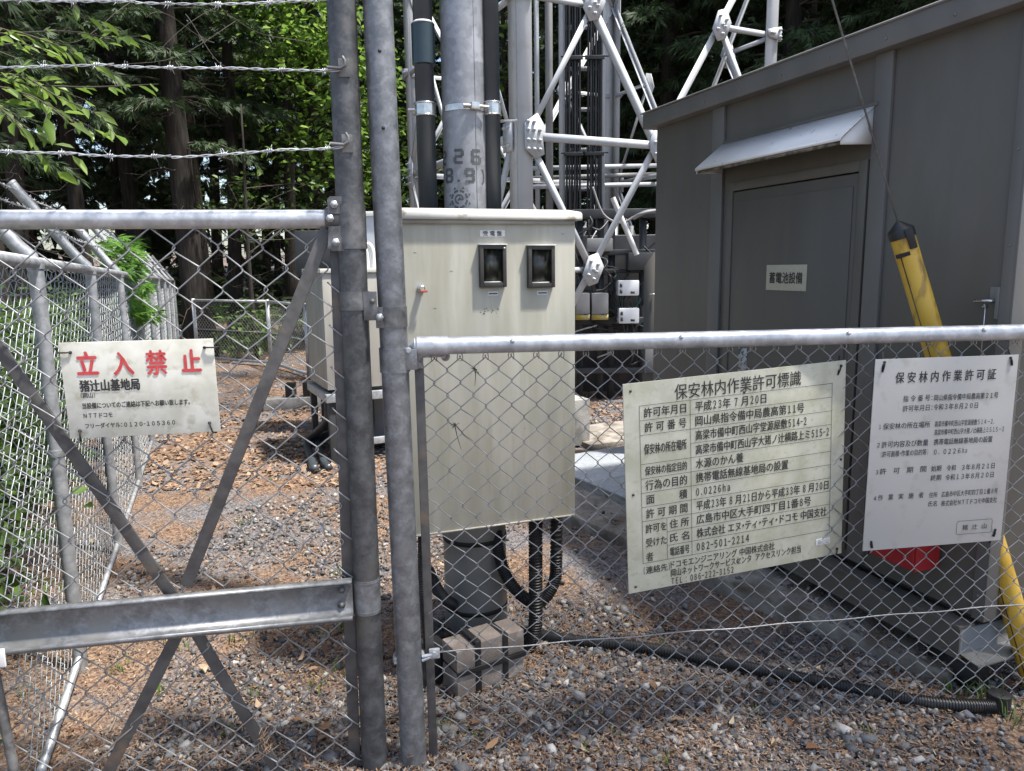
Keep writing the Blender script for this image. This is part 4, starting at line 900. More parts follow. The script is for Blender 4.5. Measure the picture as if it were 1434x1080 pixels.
for (xa, ya, xb, yb, m_, nm, lb) in ((866, 393, 895, 414, WHITEB, 'radio_unit', 'upper of two small white radio units on the dark rack'), (867, 432, 895, 453, WHITEB, 'radio_unit', 'lower of two small white radio units on the dark rack'),
                                 (829, 411, 852, 440, GREYM, 'junction_box', 'grey box over a yellow striped label at the left of the rack'), (806, 411, 826, 440, GREYM, 'junction_box', 'grey box half hidden by the cream meter cabinet'),
                                 (822, 334, 858, 352, GREYM, 'junction_box', 'wide grey box directly behind the lowest gusset of the mast'), (880, 354, 922, 378, DARKM, 'junction_box', 'dark bluish box above the white radio units')):
    d = 8.1; a, b_ = aty(xa, ya, d), aty(xb, yb, d); o = thing(nm, A3((a[0]+b_[0])/2, d, b_[2]), lb, 'box')
    m = MB(); m.box(A3((a[0]+b_[0])/2, d+.1, (a[2]+b_[2])/2), BX, ((b_[0]-a[0])/2, .1, (a[2]-b_[2])/2), .012); m.build('case', m_, o, 'auto')
    if nm == 'radio_unit':
        m = MB(); q = A3(b_[0]-.07, d-.001, b_[2]+.035); m.box(q, BX, (.022, .003, .012)); m.build('dark_label', INK, o)
        m = MB(); q = A3(a[0]+.03, d-.004, (a[2]+b_[2])/2); m.box(q+Z*.03, BX, (.012, .006, .02)); m.build('connector', DARKM, o)
        m = MB(); m.box(q-Z*.035, BX, (.012, .006, .02)); m.build('connector', DARKM, o)
        for k in range(3):
            m = MB(); x = a[0]+.05+k*.05; m.tube(spline([A3(x, d+.05, b_[2]+.01), A3(x+random.gauss(0, .03), d+.03, b_[2]-.1), A3(x+random.gauss(0, .05), d+.06, b_[2]-.3)], 12), .008, 6); m.build('lead', BLACK, o, True)
    elif ya == 411:
        m = MB(); m.box(A3((a[0]+b_[0])/2, d+.02, b_[2]-.033), BX, ((b_[0]-a[0])/2, .012, .03)); m.build('warning_strip', mat('yellow_strip', [(.03, .03, .03), (.30, .30, .29), (.42, .32, .06)], [.42, .46, .56], scale=16, detail=2), o)
cab_g = thing('loose_cables', (1.2, 8.25, 1.2), 'tangle of black and teal leads hanging round the dark rack', 'cables')
for k in range(34):
    x = random.uniform(colx(800, 8.3), colx(930, 8.3)); z = random.uniform(.7, 2.1); m = MB()
    m.tube(spline([A3(x, 8.3+random.uniform(-.08, .05), z), A3(x+random.gauss(0, .15), 8.22, z-random.uniform(.05, .35)), A3(x+random.gauss(0, .25), 8.28, z-random.uniform(.1, .5)), A3(x+random.gauss(0, .3), 8.35, z-random.uniform(.3, .8))], 16), random.uniform(.006, .013), 6)
    m.build('lead', mat('teal_lead', [(.01, .07, .06), (.02, .1, .09)]) if k == 3 else (bpy.data.materials['teal_lead'] if k in (7, 12) else (GALVL if k in (5, 20) else BLACK)), cab_g, True)
def bigcable(pts, r, m_, lb, nm='cable'):
    m = MB(); m.tube(spline(pts, 40), r, 8); o = m.build(nm, m_, None, True); tag(o, lb, 'cable')
bigcable([aty(830, 262, 8.0), aty(845, 300, 8.0), aty(870, 312, 8.0), aty(895, 300, 8.0), aty(925, 294, 8.0)], .012, GREYM, 'grey cable sagging from the ladder to the hut', 'hanging_cable')
bigcable([aty(886, 306, 8.1), aty(905, 297, 8.1), aty(930, 296, 8.1)], .022, GREYM, 'thicker grey cable entering the hut side above the rack', 'hanging_cable')
m = MB(); m.cyl(aty(858, 277, 7.9), aty(892, 357, 7.9), .028, 12); o = m.build('slanting_pipe', PLATE, None, 'auto'); tag(o, 'short white slanting pipe with black bands behind the mast brace', 'pipe')
# horizontal rails behind the mast
for k, (y0, y1, d) in enumerate(((236, 232, 10.4), (250, 244, 10.6), (262, 258, 10.2))):
    a, b_ = aty(742, y0, d), aty(925, y1, d); m = MB(); m.box((a+b_)/2, (unit(b_-a), A3(0, 1, 0), Z), (np.linalg.norm(b_-a)/2, .02, .028)); o = m.build('cross_rail', TOW if k != 1 else GREYM, None)
    tag(o, ['upper pale rail', 'middle grey rail', 'lower pale rail'][k]+' running level behind the mast', 'rail', 'level rails behind the mast')
for k, px in enumerate((748, 778, 862, 885, 902)):
    d = 10.5; m = MB(); x = aty(px, 240, d)[0]; m.box(A3(x, d, .95), BX, (.03, .03, 1.1)); o = m.build('rail_post', GREYM if k % 2 else TOW, None); tag(o, 'slim post carrying the level rails behind the mast', 'post', 'posts of the rails behind the mast')

# ------------------------------------------------------------------ beige cabinet on a stand, left of the pole
cb = aty(455, 470, 5.6); cb[2] = 0; f2 = Fr(cb, 64); zb1 = aty(455, 547, 5.6)[2]; zt1 = aty(455, 383, 5.6)[2]
c2 = thing('equipment_cabinet', f2.p(.4, -.35, 0), 'beige steel cabinet on a metal stand, half hidden behind the gate posts', 'cabinet')
m = MB(); f2.box(m, 0, .95, -.7, 0, zb1, zt1, .006); m.build('body', CABG, c2, 'auto')
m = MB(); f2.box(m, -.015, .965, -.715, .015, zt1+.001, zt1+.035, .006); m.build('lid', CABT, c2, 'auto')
m = MB(); f2.box(m, .05, .9, -.65, -.03, zb1-.03, zb1-.001); m.build('plinth', DARKM, c2)
for (a0, a1, e0_, e1_) in ((-.02, .97, -.03, .03), (-.02, .97, -.73, -.67), (-.02, .03, -.66, -.04), (.92, .97, -.66, -.04)):
    m = MB(); f2.box(m, a0, a1, e0_, e1_, zb1-.095, zb1-.0315, .003); m.build('stand_rail', GALVL, c2, 'auto')
for a in (0, .92):
    for e in (-.01, -.69):
        m = MB(); f2.box(m, a, a+.05, e-.04, e+.01, -.05, zb1-.096, .002); m.build('stand_leg', DARKM, c2, 'auto')
m = MB(); f2.box(m, .06, .9, -.02, .02, .13, .18, .003); m.build('stand_rail', GALVL, c2, 'auto')
q = aty(520, 340, 6.3)
c3 = thing('tall_grey_cabinet', (q[0], 6.5, 0), 'pale blue grey cabinet showing between the two gate posts', 'cabinet')
zt3 = aty(515, 303, 6.3)[2]; xa = aty(436, 345, 6.9)[0]; x0 = aty(503, 340, 6.3)[0]
m = MB(); m.box(A3(x0+.3, 6.6, zt3/2), BX, (.3, .3, zt3/2), .006); m.build('body', mat('pale_blue_paint', [(.34, .36, .40), (.40, .42, .46)], scale=5), c3, 'auto')
m = MB(); m.box(A3(x0+.3, 6.6, zt3+.02), BX, (.32, .32, .019), .006); m.build('lid', PLATE, c3, 'auto')
m = MB(); a, b_ = aty(424, 350, 6.9), aty(498, 330, 6.9); m.box(A3((a[0]+b_[0])/2, 6.9, (a[2]+b_[2])/2-.1), BX, ((b_[0]-a[0])/2, .25, .2), .01); o = m.build('dark_locker', DARKM, None, 'auto'); tag(o, 'dark metal locker behind the beige cabinet at the gate stile', 'locker')
m = MB(); a = aty(424, 350, 6.9)
m.box(A3((a[0]+b_[0])/2, 7.0, .6), BX, ((b_[0]-a[0])/2-.1, .15, .6), .01); o = m.build('locker_stand', DARKM, None, 'auto'); tag(o, 'dark stand under the locker behind the beige cabinet', 'stand')
for k, px in enumerate((511, 519)):
    q0, q1, q2_, q3 = aty(px-8, 346, 5.9), aty(px-3, 342, 5.9), aty(px+3, 352, 5.9), aty(px+5, 384, 5.9)
    m = MB(); m.tube(spline([q0, q1, q2_, q3], 16), .018, 10); o = m.build('bent_pipe', PLATE, None, True); tag(o, ('left' if k == 0 else 'right')+' one of two white bent pipes entering the beige cabinet top', 'pipe')
for k, (pts, r) in enumerate((([(455, 560, .55), (448, 600, .3), (432, 625, .05), (436, 648, .03), (441, 662, .025)], .035), ([(470, 565, .5), (462, 605, .25), (448, 625, .06), (452, 648, .03), (461, 660, .025)], .03), ([(480, 570, .5), (475, 612, .2), (480, 628, .05), (520, 630, .04), (560, 622, .04)], .028), ([(500, 575, .5), (505, 600, .25), (520, 612, .05), (550, 606, .04)], .026))):
    P_ = [A3(*gz(x, y)[:2], 0) if z < .1 else None for x, y, z in pts]
    base = f2.p(.05+.12*k, -.3, 0); out = []
    for (x, y, z), pp in zip(pts, P_):
        if pp is None: out.append(A3(base[0], base[1], z))
        else: out.append(A3(pp[0], pp[1], z))
    bigcable(out, r, BLACK if k > 1 else PVC, ['thick dark cable curling onto the litter left of the stand', 'second thick cable end on the litter beside the stand', 'black cable running right across the litter from the stand', 'black cable loop under the beige cabinet'][k], 'ground_cable')

# concrete and plate odds and ends
p_ = gz(809, 623); m = MB(); m.box(A3(p_[0]-.05, p_[1]+.1, .19), (uT, nT, Z), (.12, .12, .20), .012); o = m.build('concrete_post', CONC, None, 'auto'); tag(o, 'squat grey concrete post just right of the cream cabinet', 'post')
pA, pB = gz(806, 667, .11), gz(872, 694, .11); up = unit(pB-pA); fp = Fr(A3(pA[0], pA[1], 0), math.degrees(math.atan2(up[0], up[1])))
pit = thing('cable_pit', fp.p(.3, -.4, 0), 'low concrete pit with bright tread plate cover beside the cream cabinet', 'pit')
m = MB(); fp.box(m, -.5, .95, -1.05, 0, -.05, .10, .006); m.build('kerb', CONC, pit, 'auto')
for (a, b_) in ((-.5, .16), (.166, .94)):
    m = MB(); fp.box(m, a, b_, -1.03, .012, .1005, .11, .002); m.build('cover_plate', CHECK, pit, 'auto')
q = gz(870, 610); m = MB(); m.box(A3(q[0]+.2, q[1]+.2, .0), (uT, nT, Z), (.75, .35, .025), .01); o = m.build('concrete_pad', SLABM, None, 'auto'); tag(o, 'sunlit concrete pad on the litter behind the tread plate pit', 'pad')
q = gz(425, 570); kb = thing('kerb_block', (q[0], q[1], 0), 'pale concrete kerb with three dark stubs behind the gate bar', 'kerb')
m = MB(); m.box(A3(q[0], q[1], .05), (unit((1, .25, 0)), unit((-.25, 1, 0)), Z), (.42, .10, .07), .01); m.build('kerb', CONC, kb, 'auto')
for dx in (-.12, .06, .26):
    m = MB(); m.box(A3(q[0]+dx, q[1]+.25*dx, .2), BX, (.05, .05, .08), .008); m.build('stub', BLACK, kb, 'auto')

# ------------------------------------------------------------------ side and back fences
SO = A3(-1.435, 2.049, 0); uS_ = az(-22); nS = np.cross(uS_, Z); outw = -nS if (-nS)[0] < 0 else nS
side_f = thing('chain_link_fence', SO+uS_*5, 'long pale mesh fence with leaning barbed wire arms along the left', 'fence')
ft = lambda s_: 1.55-.017*s_
LS = 11.7
m = MB(); m.tube([SO-uS_*.1+Z*ft(-.1), SO+uS_*LS+Z*ft(LS)], .021, 14, ref=Z); m.build('top_rail', GALVM, side_f, True)
m = MB(); m.tube([SO-uS_*.1+Z*.045, SO+uS_*4+Z*.03, SO+uS_*LS+Z*.03], .014, 10, ref=Z); m.build('bottom_rail', GALVM, side_f, True)
sp_ = [.65, 1.96, 3.3, 4.65, 6., 7.4, 8.8, 10.2, LS]
arms = []
for s_ in sp_:
    b = SO+uS_*s_; t = ft(s_)-.03; m = MB(); e = b+Z*(t+.09)
    tip = e+outw*.30+Z*.36
    m.tube([b-Z*.05, b+Z*(t-.0), b+Z*(t+.05)+outw*.012, e+outw*.05, tip], .0255, 16); m.build('post', GALVM, side_f, 'auto'); arms.append(tip)
    for zz in (t+.02, .85):
        m = MB(); m.tube([b+Z*(zz-.012), b+Z*(zz+.012)], .0285, 16); m.build('post_band', GALVM, side_f, 'auto')
    m = MB(); m.tube([tip-(outw*.30+Z*.36)*.006, tip+(outw*.30+Z*.36)*.02], .0275, 16); m.build('end_cap', GALVM, side_f, 'auto')
for fr_ in (.35, .62, .93):
    m = MB()
    for k in range(len(arms)-1):
        s_a = sp_[k]; s_b = sp_[k+1]
        A_ = SO+uS_*s_a+Z*(ft(s_a)+.06)+outw*.30*fr_+Z*.36*fr_; B_ = SO+uS_*s_b+Z*(ft(s_b)+.06)+outw*.30*fr_+Z*.36*fr_
        if k == 0: barbed(m, A_-uS_*.75, A_, sag=.004, r=.0018, n=4)
        barbed(m, A_, B_, sag=.012, r=.0018 if k < 3 else .0025, step=.11 if k < 4 else .16, n=4, ph=k)
    m.build('barbed_wire', GALVL, side_f, True)
m = MB(); chain(m, SO-uS_*.1+outw*.03, uS_, 5.05, lambda x: ft(x-.1)-.02, .03, .088, .0017, 5, .003, .007)
chain(m, SO+uS_*4.95+outw*.03, uS_, LS-4.95, lambda x: ft(x+4.95)-.02, .03, .088, .0017, 4, .003, .007)
m.build('mesh', WIREL, side_f, True)
def backf(pts, ht, label):
    o = thing('chain_link_fence', pts[0], label, 'fence')
    for i in range(len(pts)-1):
        a, b = pts[i], pts[i+1]; u = unit(b-a); L_ = np.linalg.norm(b-a)
        for z_, nm, r in ((ht, 'top_rail', .022), (.05, 'bottom_rail', .022), (ht*.52, 'middle_wire', .006)):
            m = MB(); m.tube([a+Z*z_, b+Z*z_], r, 10, ref=Z); m.build(nm, GALVL, o, True)
        m = MB(); chain(m, a, u, L_, ht, .05, .075, .002, 3, .002); m.build('mesh', WIRE, o, True)
        k = max(1, int(L_/2))
        for j in range(k+(1 if i == len(pts)-2 else 0)):
            m = MB(); q = a+(b-a)*j/k; m.tube([q, q+Z*(ht+.03)], .03, 12); m.build('post', GALVL, o, True)
bc = SO+uS_*LS
pb1 = gz(380, 512); pb2 = gz(433, 529); pb3 = pb2+(pb2-pb1)*1.3
backf([bc+A3(.4, -.2, 0), A3(*pb1[:2], 0), A3(*pb2[:2], 0), A3(*pb3[:2], 0)], 1.02, 'low shaded mesh fence across the far end under the trees')
bx = [A3(-1.0, 14.5, 0), A3(3, 15.6, 0), A3(8, 17., 0)]
#PART3
# ------------------------------------------------------------------ gravel, litter, grass
def visible(n, d0, d1, power=1.):
    """ground points spread over the part of the compound in view, denser close by"""
    d = d0*(d1/d0)**(RNG.random(n)**power); px = RNG.uniform(-60, 1494, n)
    return (px-717)/1036*d, d
def patch(x, y):
    return np.sin(1.9*x+.7*y+.5)+np.sin(2.7*y-1.1*x+2)+.8*np.sin(5.1*x-2.2*y)+.6*np.sin(4.3*y+3.7*x+1)
def keep(x, y, bias, soft):
    return RNG.random(len(x)) < 1/(1+np.exp(-(patch(x, y)+bias)/soft))
CUBE = np.array([(-1, -1, -1), (1, -1, -1), (1, 1, -1), (-1, 1, -1), (-1, -1, 1), (1, -1, 1), (1, 1, 1), (-1, 1, 1)], float)
CF = np.array([(0, 3, 2, 1), (4, 5, 6, 7), (0, 1, 5, 4), (1, 2, 6, 5), (2, 3, 7, 6), (3, 0, 4, 7)])
def rots(n):
    q = RNG.normal(size=(n, 4)); q /= np.linalg.norm(q, axis=1, keepdims=True); w, x, y, z = q.T
    return np.stack([np.stack([1-2*(y*y+z*z), 2*(x*y-z*w), 2*(x*z+y*w)], -1), np.stack([2*(x*y+z*w), 1-2*(x*x+z*z), 2*(y*z-x*w)], -1), np.stack([2*(x*z-y*w), 2*(y*z+x*w), 1-2*(x*x+y*y)], -1)], 1)
def inhut(x, y):
    a = (x-HO[0])*uH[0]+(y-HO[1])*uH[1]; d = (x-HO[0])*nH[0]+(y-HO[1])*nH[1]
    return (d < -.02) & (a > -.15) & (a < 2.6)
def gz_(x, y):                                 # top of the ground or of the slab lying on it
    d = (x-fs.o[0])*fs.d[0]+(y-fs.o[1])*fs.d[1]; a = (x-fs.o[0])*fs.u[0]+(y-fs.o[1])*fs.u[1]
    return np.where((d < .0) & (a > 0) & (a < 3), .053, gh(x, y))
def stones(n, d0, d1, s0, s1, bias, name, label):
    x, y = visible(n, d0, d1); x = x+RNG.normal(size=n)*.02
    ok = keep(x, y, bias+.5*x, .5) & ~inhut(x, y) & ((gz_(x, y) < .052) | (RNG.random(len(x)) < .25)) & (x > -1.435-.405*(y-2.05)+.04); x = x[ok]; y = y[ok]; k = len(x)
    v = CUBE[None]*RNG.uniform(.62, 1.15, (k, 8, 3))*np.stack([RNG.uniform(.7, 1.2, k), RNG.uniform(.5, .9, k), RNG.uniform(.35, .7, k)], -1)[:, None]
    sz = s0+(s1-s0)*RNG.random(k)**2.6
    v = np.einsum('kij,kvj->kvi', rots(k), v)*sz[:, None, None]
    v[:, :, 2] *= .8; v += np.stack([x, y, gz_(x, y)+sz*.12], -1)[:, None]
    m = MB(); m.add(v, (CF[None]+8*np.arange(k)[:, None, None]).reshape(-1, 4)); tag(m.build(name, STONE), label, None, kind='stuff')
stones(42000, 1.75, 5.2, .003, .017, .1, 'gravel', 'grey crushed stone scattered over the compound floor')
stones(2600, 1.75, 6.5, .012, .027, -.5, 'coarse_gravel', 'larger dark broken stones lying loose on the compound floor')
stones(8000, 4.5, 11, .012, .024, -.8, 'far_gravel', 'grey crushed stone among litter farther into the compound')
def flakes(n, d0, d1, l0, l1, asp, bias, name, label, mt, curl=.25, lift=.004):
    x, y = visible(n, d0, d1); ok = keep(x, y, bias-.8*x, .55) & ~inhut(x, y); x = x[ok]; y = y[ok]; k = len(x)
    L_ = RNG.uniform(l0, l1, k); W = L_*RNG.uniform(asp*.6, asp*1.4, k); th = RNG.uniform(0, 6.283, k)
    base = np.array([(-1, 0), (-.3, 1), (.45, .8), (1, 0), (.45, -.8), (-.3, -1)], float)
    vx = base[None, :, 0]*L_[:, None]/2; vy = base[None, :, 1]*W[:, None]/2
    vz = curl*(np.abs(vy)*RNG.uniform(-.2, 1.6, k)[:, None]+(vx**2/L_[:, None])*RNG.uniform(-.5, 2.5, k)[:, None])
    v = np.stack([vx, vy, vz], -1); a = RNG.normal(size=k)*.28; ca, sa = np.cos(a)[:, None], np.sin(a)[:, None]
    v = np.stack([v[..., 0]*ca-v[..., 2]*sa, v[..., 1], v[..., 0]*sa+v[..., 2]*ca], -1)
    c, s_ = np.cos(th)[:, None], np.sin(th)[:, None]
    v = np.stack([v[..., 0]*c-v[..., 1]*s_+x[:, None], v[..., 0]*s_+v[..., 1]*c+y[:, None], v[..., 2]+(gz_(x, y)+lift+RNG.random(k)*.010)[:, None]], -1)
    i = 6*np.arange(k)[:, None]
    q = np.concatenate([np.concatenate([i+j for j in (0, 1, 4, 5)], 1)[:, [0, 3, 2, 1]], np.concatenate([i+j for j in (1, 2, 3, 4)], 1)[:, [0, 3, 2, 1]]])
    m = MB(); m.add(v, q); tag(m.build(name, mt), label, None, kind='stuff')
flakes(120000, 1.75, 5.5, .005, .024, .19, 1.5, 'litter', 'brown needles and leaf scraps over the compound floor', LITTER)
flakes(26000, 5, 14, .025, .07, .5, .9, 'far_litter', 'brown leaf litter farther into the compound', LITTER, .4)
flakes(230, 1.8, 7, .03, .06, .45, 1.2, 'fallen_leaves', 'larger curled fallen leaves lying on the litter', LEAFD, 1.1, .010)
m = MB()
for k in range(90):
    x, y = visible(1, 1.8, 6); x = float(x[0]); y = float(y[0]); a = random.uniform(0, 6.28); l_ = random.uniform(.04, .16); z = float(gz_(np.array(x), np.array(y)))+.012
    if inhut(x, y): continue
    c = np.array([A3(x+math.cos(a+.25*t_)*l_*t_, y+math.sin(a+.25*t_)*l_*t_, z+random.uniform(-.002, .006)) for t_ in np.linspace(0, 1, 5)]); m.tube(c, np.linspace(random.uniform(.0015, .003), .001, 5), 5)
tag(m.build('fallen_twigs', mat('grey_twig', [(.10, .07, .05), (.2, .16, .12), (.28, .24, .19)], island=True, rough=.9)), 'short dead twigs strewn on the litter', None, kind='stuff')
# grass and seedlings
def blades(spots, name, label, mt=None, n=26, h=.09, sp=.05):
    m = MB()
    for (x, y, s_) in spots:
        for k in range(int(n*s_)):
            a = random.uniform(0, 6.28); bx_ = x+random.gauss(0, sp*s_); by = y+random.gauss(0, sp*s_); hh_ = h*s_*random.uniform(.4, 1.1); w = random.uniform(.0015, .0035)
            d = A3(math.cos(a), math.sin(a), 0); n_ = A3(-d[1], d[0], 0); l_ = random.uniform(.2, .9)*hh_
            p0 = A3(bx_, by, float(gh(bx_, by))-.003); p1 = p0+d*l_*.35+Z*hh_*.65; p2 = p0+d*l_+Z*hh_*.95
            m.add([p0-n_*w, p0+n_*w, p1+n_*w*.8, p1-n_*w*.8, p2], [[0, 1, 2, 3]], [[3, 2, 4]])
    tag(m.build(name, mt or GRASS), label, None, kind='stuff')
gs_ = []
for (px, py, s_) in ((1412, 990, .9), (1385, 965, .7), (1350, 968, .7), (1325, 952, .5), (1425, 1012, .8), (1000, 812, .7), (1190, 800, .6), (788, 705, .8), (815, 715, .6), (345, 730, .7), (470, 885, .9), (500, 940, .9), (440, 960, .6),
                     (330, 900, .6), (245, 905, .6), (170, 930, .5), (230, 960, .5), (920, 905, .5), (800, 1010, .4), (1020, 930, .4), (660, 1040, .5), (620, 1020, .6), (1050, 1000, .4), (1220, 1030, .4), (380, 860, .5), (480, 800, .4), (300, 700, .5), (1400, 880, 1.)):
    q = gz(px, py); gs_.append((q[0], q[1], s_))
for k in range(60):
    x, y = visible(1, 1.8, 6); gs_.append((float(x[0]), float(y[0]), random.uniform(.2, .45)))
blades([g_ for g_ in gs_], 'grass', 'small green grass tufts in the gravel')

# ------------------------------------------------------------------ foliage builders
def frames(d, up=0.):
    d = d/np.linalg.norm(d, axis=1, keepdims=True); a = RNG.normal(size=d.shape); a[:, 2] += up; s_ = np.cross(d, a); s_ /= np.linalg.norm(s_, axis=1, keepdims=True); return d, s_, np.cross(s_, d)
def leafset(mb, pos, dirs, L_, W, fold=.15):   # pointed leaves, each two folded halves
    k = len(pos); d, s_, n = frames(dirs, 1.6); L_ = L_[:, None]; W = W[:, None]
    p = [pos, pos+d*L_*.35+s_*W*.5+n*W*fold, pos+d*L_*.75+s_*W*.32+n*W*fold*.7, pos+d*L_-n*L_*.08, pos+d*L_*.75-s_*W*.32+n*W*fold*.7, pos+d*L_*.35-s_*W*.5+n*W*fold]
    v = np.stack(p, 1); i = 6*np.arange(k)[:, None]
    q = np.concatenate([np.concatenate([i, i+1, i+2, i+3], 1), np.concatenate([i, i+3, i+4, i+5], 1)]); mb.add(v, q)
def sprays(mb, pos, dirs, L_, n=5, w=.22, droop=.25):    # flat fans of narrow leaf strips
    d, s_, nn = frames(dirs, 1.)
    for j in range(n):
        a = (j-(n-1)/2)*.36+RNG.normal(size=len(pos))*.08; l = L_*(1-.28*abs(j-(n-1)/2)/(n/2))*RNG.uniform(.75, 1.15, len(pos))
        e = d*np.cos(a)[:, None]+s_*np.sin(a)[:, None]; e[:, 2] -= droop*RNG.random(len(pos)); f = np.cross(nn, e); l = l[:, None]
        o = pos+d*(L_*.12*(j % 3))[:, None]
        v = np.stack([o, o+e*l*.5+f*l*w*.5, o+e*l-Z*l*.06, o+e*l*.5-f*l*w*.5], 1); i = 4*np.arange(len(pos))[:, None]
        mb.add(v, np.concatenate([i, i+1, i+2, i+3], 1))
def conifer(name, h, r0, zc, label, seed, dens=1., reach=2.2, leafm=CONI, dead=10, group=None):
    random.seed(seed); o = thing(name, (0, 0, 0), label, 'tree', group)
    zs = np.linspace(-.3, h, 14); ox = .12*np.sin(zs*.35+seed); oy = .10*np.sin(zs*.28+2*seed)
    ox -= np.interp(0, zs, ox); oy -= np.interp(0, zs, oy)
    m = MB(); rr_ = r0*(1-zs/h*.92); rr_[0] *= 1.5; rr_[1] *= 1.08; m.tube(np.stack([ox, oy, zs], -1), np.maximum(rr_, .015), 14); m.build('trunk', BARK, o, True)
    cen_ = lambda z: A3(np.interp(z, zs, ox), np.interp(z, zs, oy), z)
    tw_ = MB(); lf = MB(); P_ = []; D_ = []
    nb = int(62*dens)
    for k in range(nb):
        z = zc+(h-zc)*(k+random.random())/nb; a = k*2.4+random.gauss(0, .3); fr_ = (z-zc)/(h-zc)
        Lb = reach*(1-.78*fr_**1.3)*random.uniform(.6, 1.15)*(.55+.45*min(1, fr_*5+.25)); d = A3(math.cos(a), math.sin(a), 0)
        p0 = cen_(z); pts = [p0+d*Lb*t_+Z*Lb*(.22*t_-.42*t_*t_)+A3(random.gauss(0, .03), random.gauss(0, .03), 0)*t_ for t_ in np.linspace(0, 1, 6)]
        tw_.tube(pts, np.linspace(.022, .004, 6), 5, cap=False)
        for j in range(int(31*Lb/2+9)):
            t_ = random.uniform(.22, 1.0); q = p0+d*Lb*t_+Z*Lb*(.22*t_-.42*t_*t_); sd = A3(-d[1], d[0], 0)*random.choice((-1, 1))
            ln_ = random.uniform(.1, .55)*(1.1-.55*t_)
            for u_ in np.linspace(.15, 1, 4):
                P_.append(q+sd*ln_*u_+d*ln_*.5*u_-Z*ln_*.35*u_*u_+RNG.normal(size=3)*.03); D_.append(sd*.7+d*.7-Z*(.25+.4*random.random())+RNG.normal(size=3)*.25)
    for k in range(dead):                       # bare dead twigs low on the trunk
        z = random.uniform(.8, zc+1.5); a = random.uniform(0, 6.28); d = A3(math.cos(a), math.sin(a), 0); Lb = random.uniform(.5, 1.5); p0 = cen_(z)
        pts = [p0+d*Lb*t_+Z*Lb*(-.1*t_-.2*t_*t_)+RNG.normal(size=3)*.03 for t_ in np.linspace(0, 1, 6)]
        tw_.tube(pts, np.linspace(.011, .002, 6), 4, cap=False)
        for j in range(3):
            q = pts[2+j]; e = unit(d+RNG.normal(size=3)*.7); tw_.tube([q, q+e*.25+RNG.normal(size=3)*.04, q+e*.45-Z*.06], [.005, .003, .001], 4, cap=False)
    tw_.build('branches', TWIG, o)
    P_ = np.array(P_); D_ = np.array(D_); sprays(lf, P_, D_, RNG.uniform(.09, .20, len(P_)), 5, .17)
    lf.build('crown', leafm, o); return o
def broad(name, base, h, r0, label, seed, ncl, crown, leafm, Ls=(.06, .11), sp=.28, cat='tree', group=None, lean=(0, 0), per=20):
    random.seed(seed); base = A3(*base); o = thing(name, base, label, cat, group); m = MB(); tw_ = MB()
    top = base+A3(lean[0], lean[1], h); pts = [base+(top-base)*t_+A3(.06*math.sin(5*t_+seed), .05*math.sin(4*t_+2), 0)*h*.1 for t_ in np.linspace(0, 1, 8)]; pts[0] = base-Z*.05
    m.tube(pts, np.linspace(r0, r0*.25, 8), 10); m.build('trunk', BARK, o, True); P_ = []; D_ = []
    for k in range(ncl):
        c = crown(); t_ = min(.98, max(.12, (c[2]-base[2]-random.uniform(.1, .8))/h)); i = min(6, int(t_*7)); q = pts[i]+(pts[i+1]-pts[i])*(t_*7-i)
        mid = (q+c)/2+RNG.normal(size=3)*.08+Z*.05
        if k % 2 == 0: tw_.tube(spline([q, mid, c], 7), np.linspace(max(.004, r0*.22), .0025, 7), 5, cap=False)
        dv = unit(c-q+A3(0, 0, -.1))
        for j in range(per):
            P_.append(c+RNG.normal(size=3)*sp*A3(1, 1, .45)); D_.append(dv*.5+A3(random.gauss(0, .6), random.gauss(0, .6), -.35+random.gauss(0, .25)))
    tw_.build('branches', TWIG, o); P_ = np.array(P_); D_ = np.array(D_); k = len(P_); L_ = RNG.uniform(Ls[0], Ls[1], k)
    lf = MB(); leafset(lf, P_, D_, L_, L_*RNG.uniform(.5, .65, k)); lf.build('crown', leafm, o); return o
def ell(c, r):
    c = A3(*c); r = A3(*r)
    def f():
        v = RNG.normal(size=3); v = v/np.linalg.norm(v)*random.uniform(.35, 1)**.6; return c+v*r
    return f

# ------------------------------------------------------------------ the wood
GW = 'dark conifers of the wood behind the compound'
protos = [conifer('conifer_tree', 15, .12, 3.2, 'slender dark conifer among many in the shaded wood behind the fences', 3, 1., 2.0, dead=16, group=GW),
          conifer('conifer_tree', 17, .15, 4.5, 'slender dark conifer among many in the shaded wood behind the fences', 5, 1.1, 2.4, dead=14, group=GW),
          conifer('conifer_tree', 13, .075, 2.4, 'slender dark conifer among many in the shaded wood behind the fences', 8, 1.1, 1.8, dead=18, group=GW)]
random.seed(11)
spots = []
for k in range(1500):
    d = random.uniform(14.5, 34); a = random.uniform(-.86, .80); x = d*math.sin(a); y = d*math.cos(a)
    if y < 11.5 and x < 5: continue
    if x < 0 and y < 13.8: 
        if x > -1.435-.405*(y-2.05)-1.2: continue
    if any((x-p[0])**2+(y-p[1])**2 < (1.35+.03*d)**2 for p in spots): continue
    if math.hypot(x+5.6, y-13.6) < 1.5: continue
    if -5.2 < x < 2.6 and y < 19.5: continue
    spots.append((x, y))
    if len(spots) >= 150: break
near = [(-5.3, 7.2), (-6.4, 9.3), (-4.6, 4.6), (-7.6, 11.5), (7.5, 8.2), (9.2, 10.5), (6.4, 11.2), (5.2, 13.1), (8.2, 13.6), (10.5, 7.6), (4.2, 14.6), (11.2, 12.8), (-6.6, 6.2), (2.2, 14.4), (1.3, 17.0)]
used = [False]*3
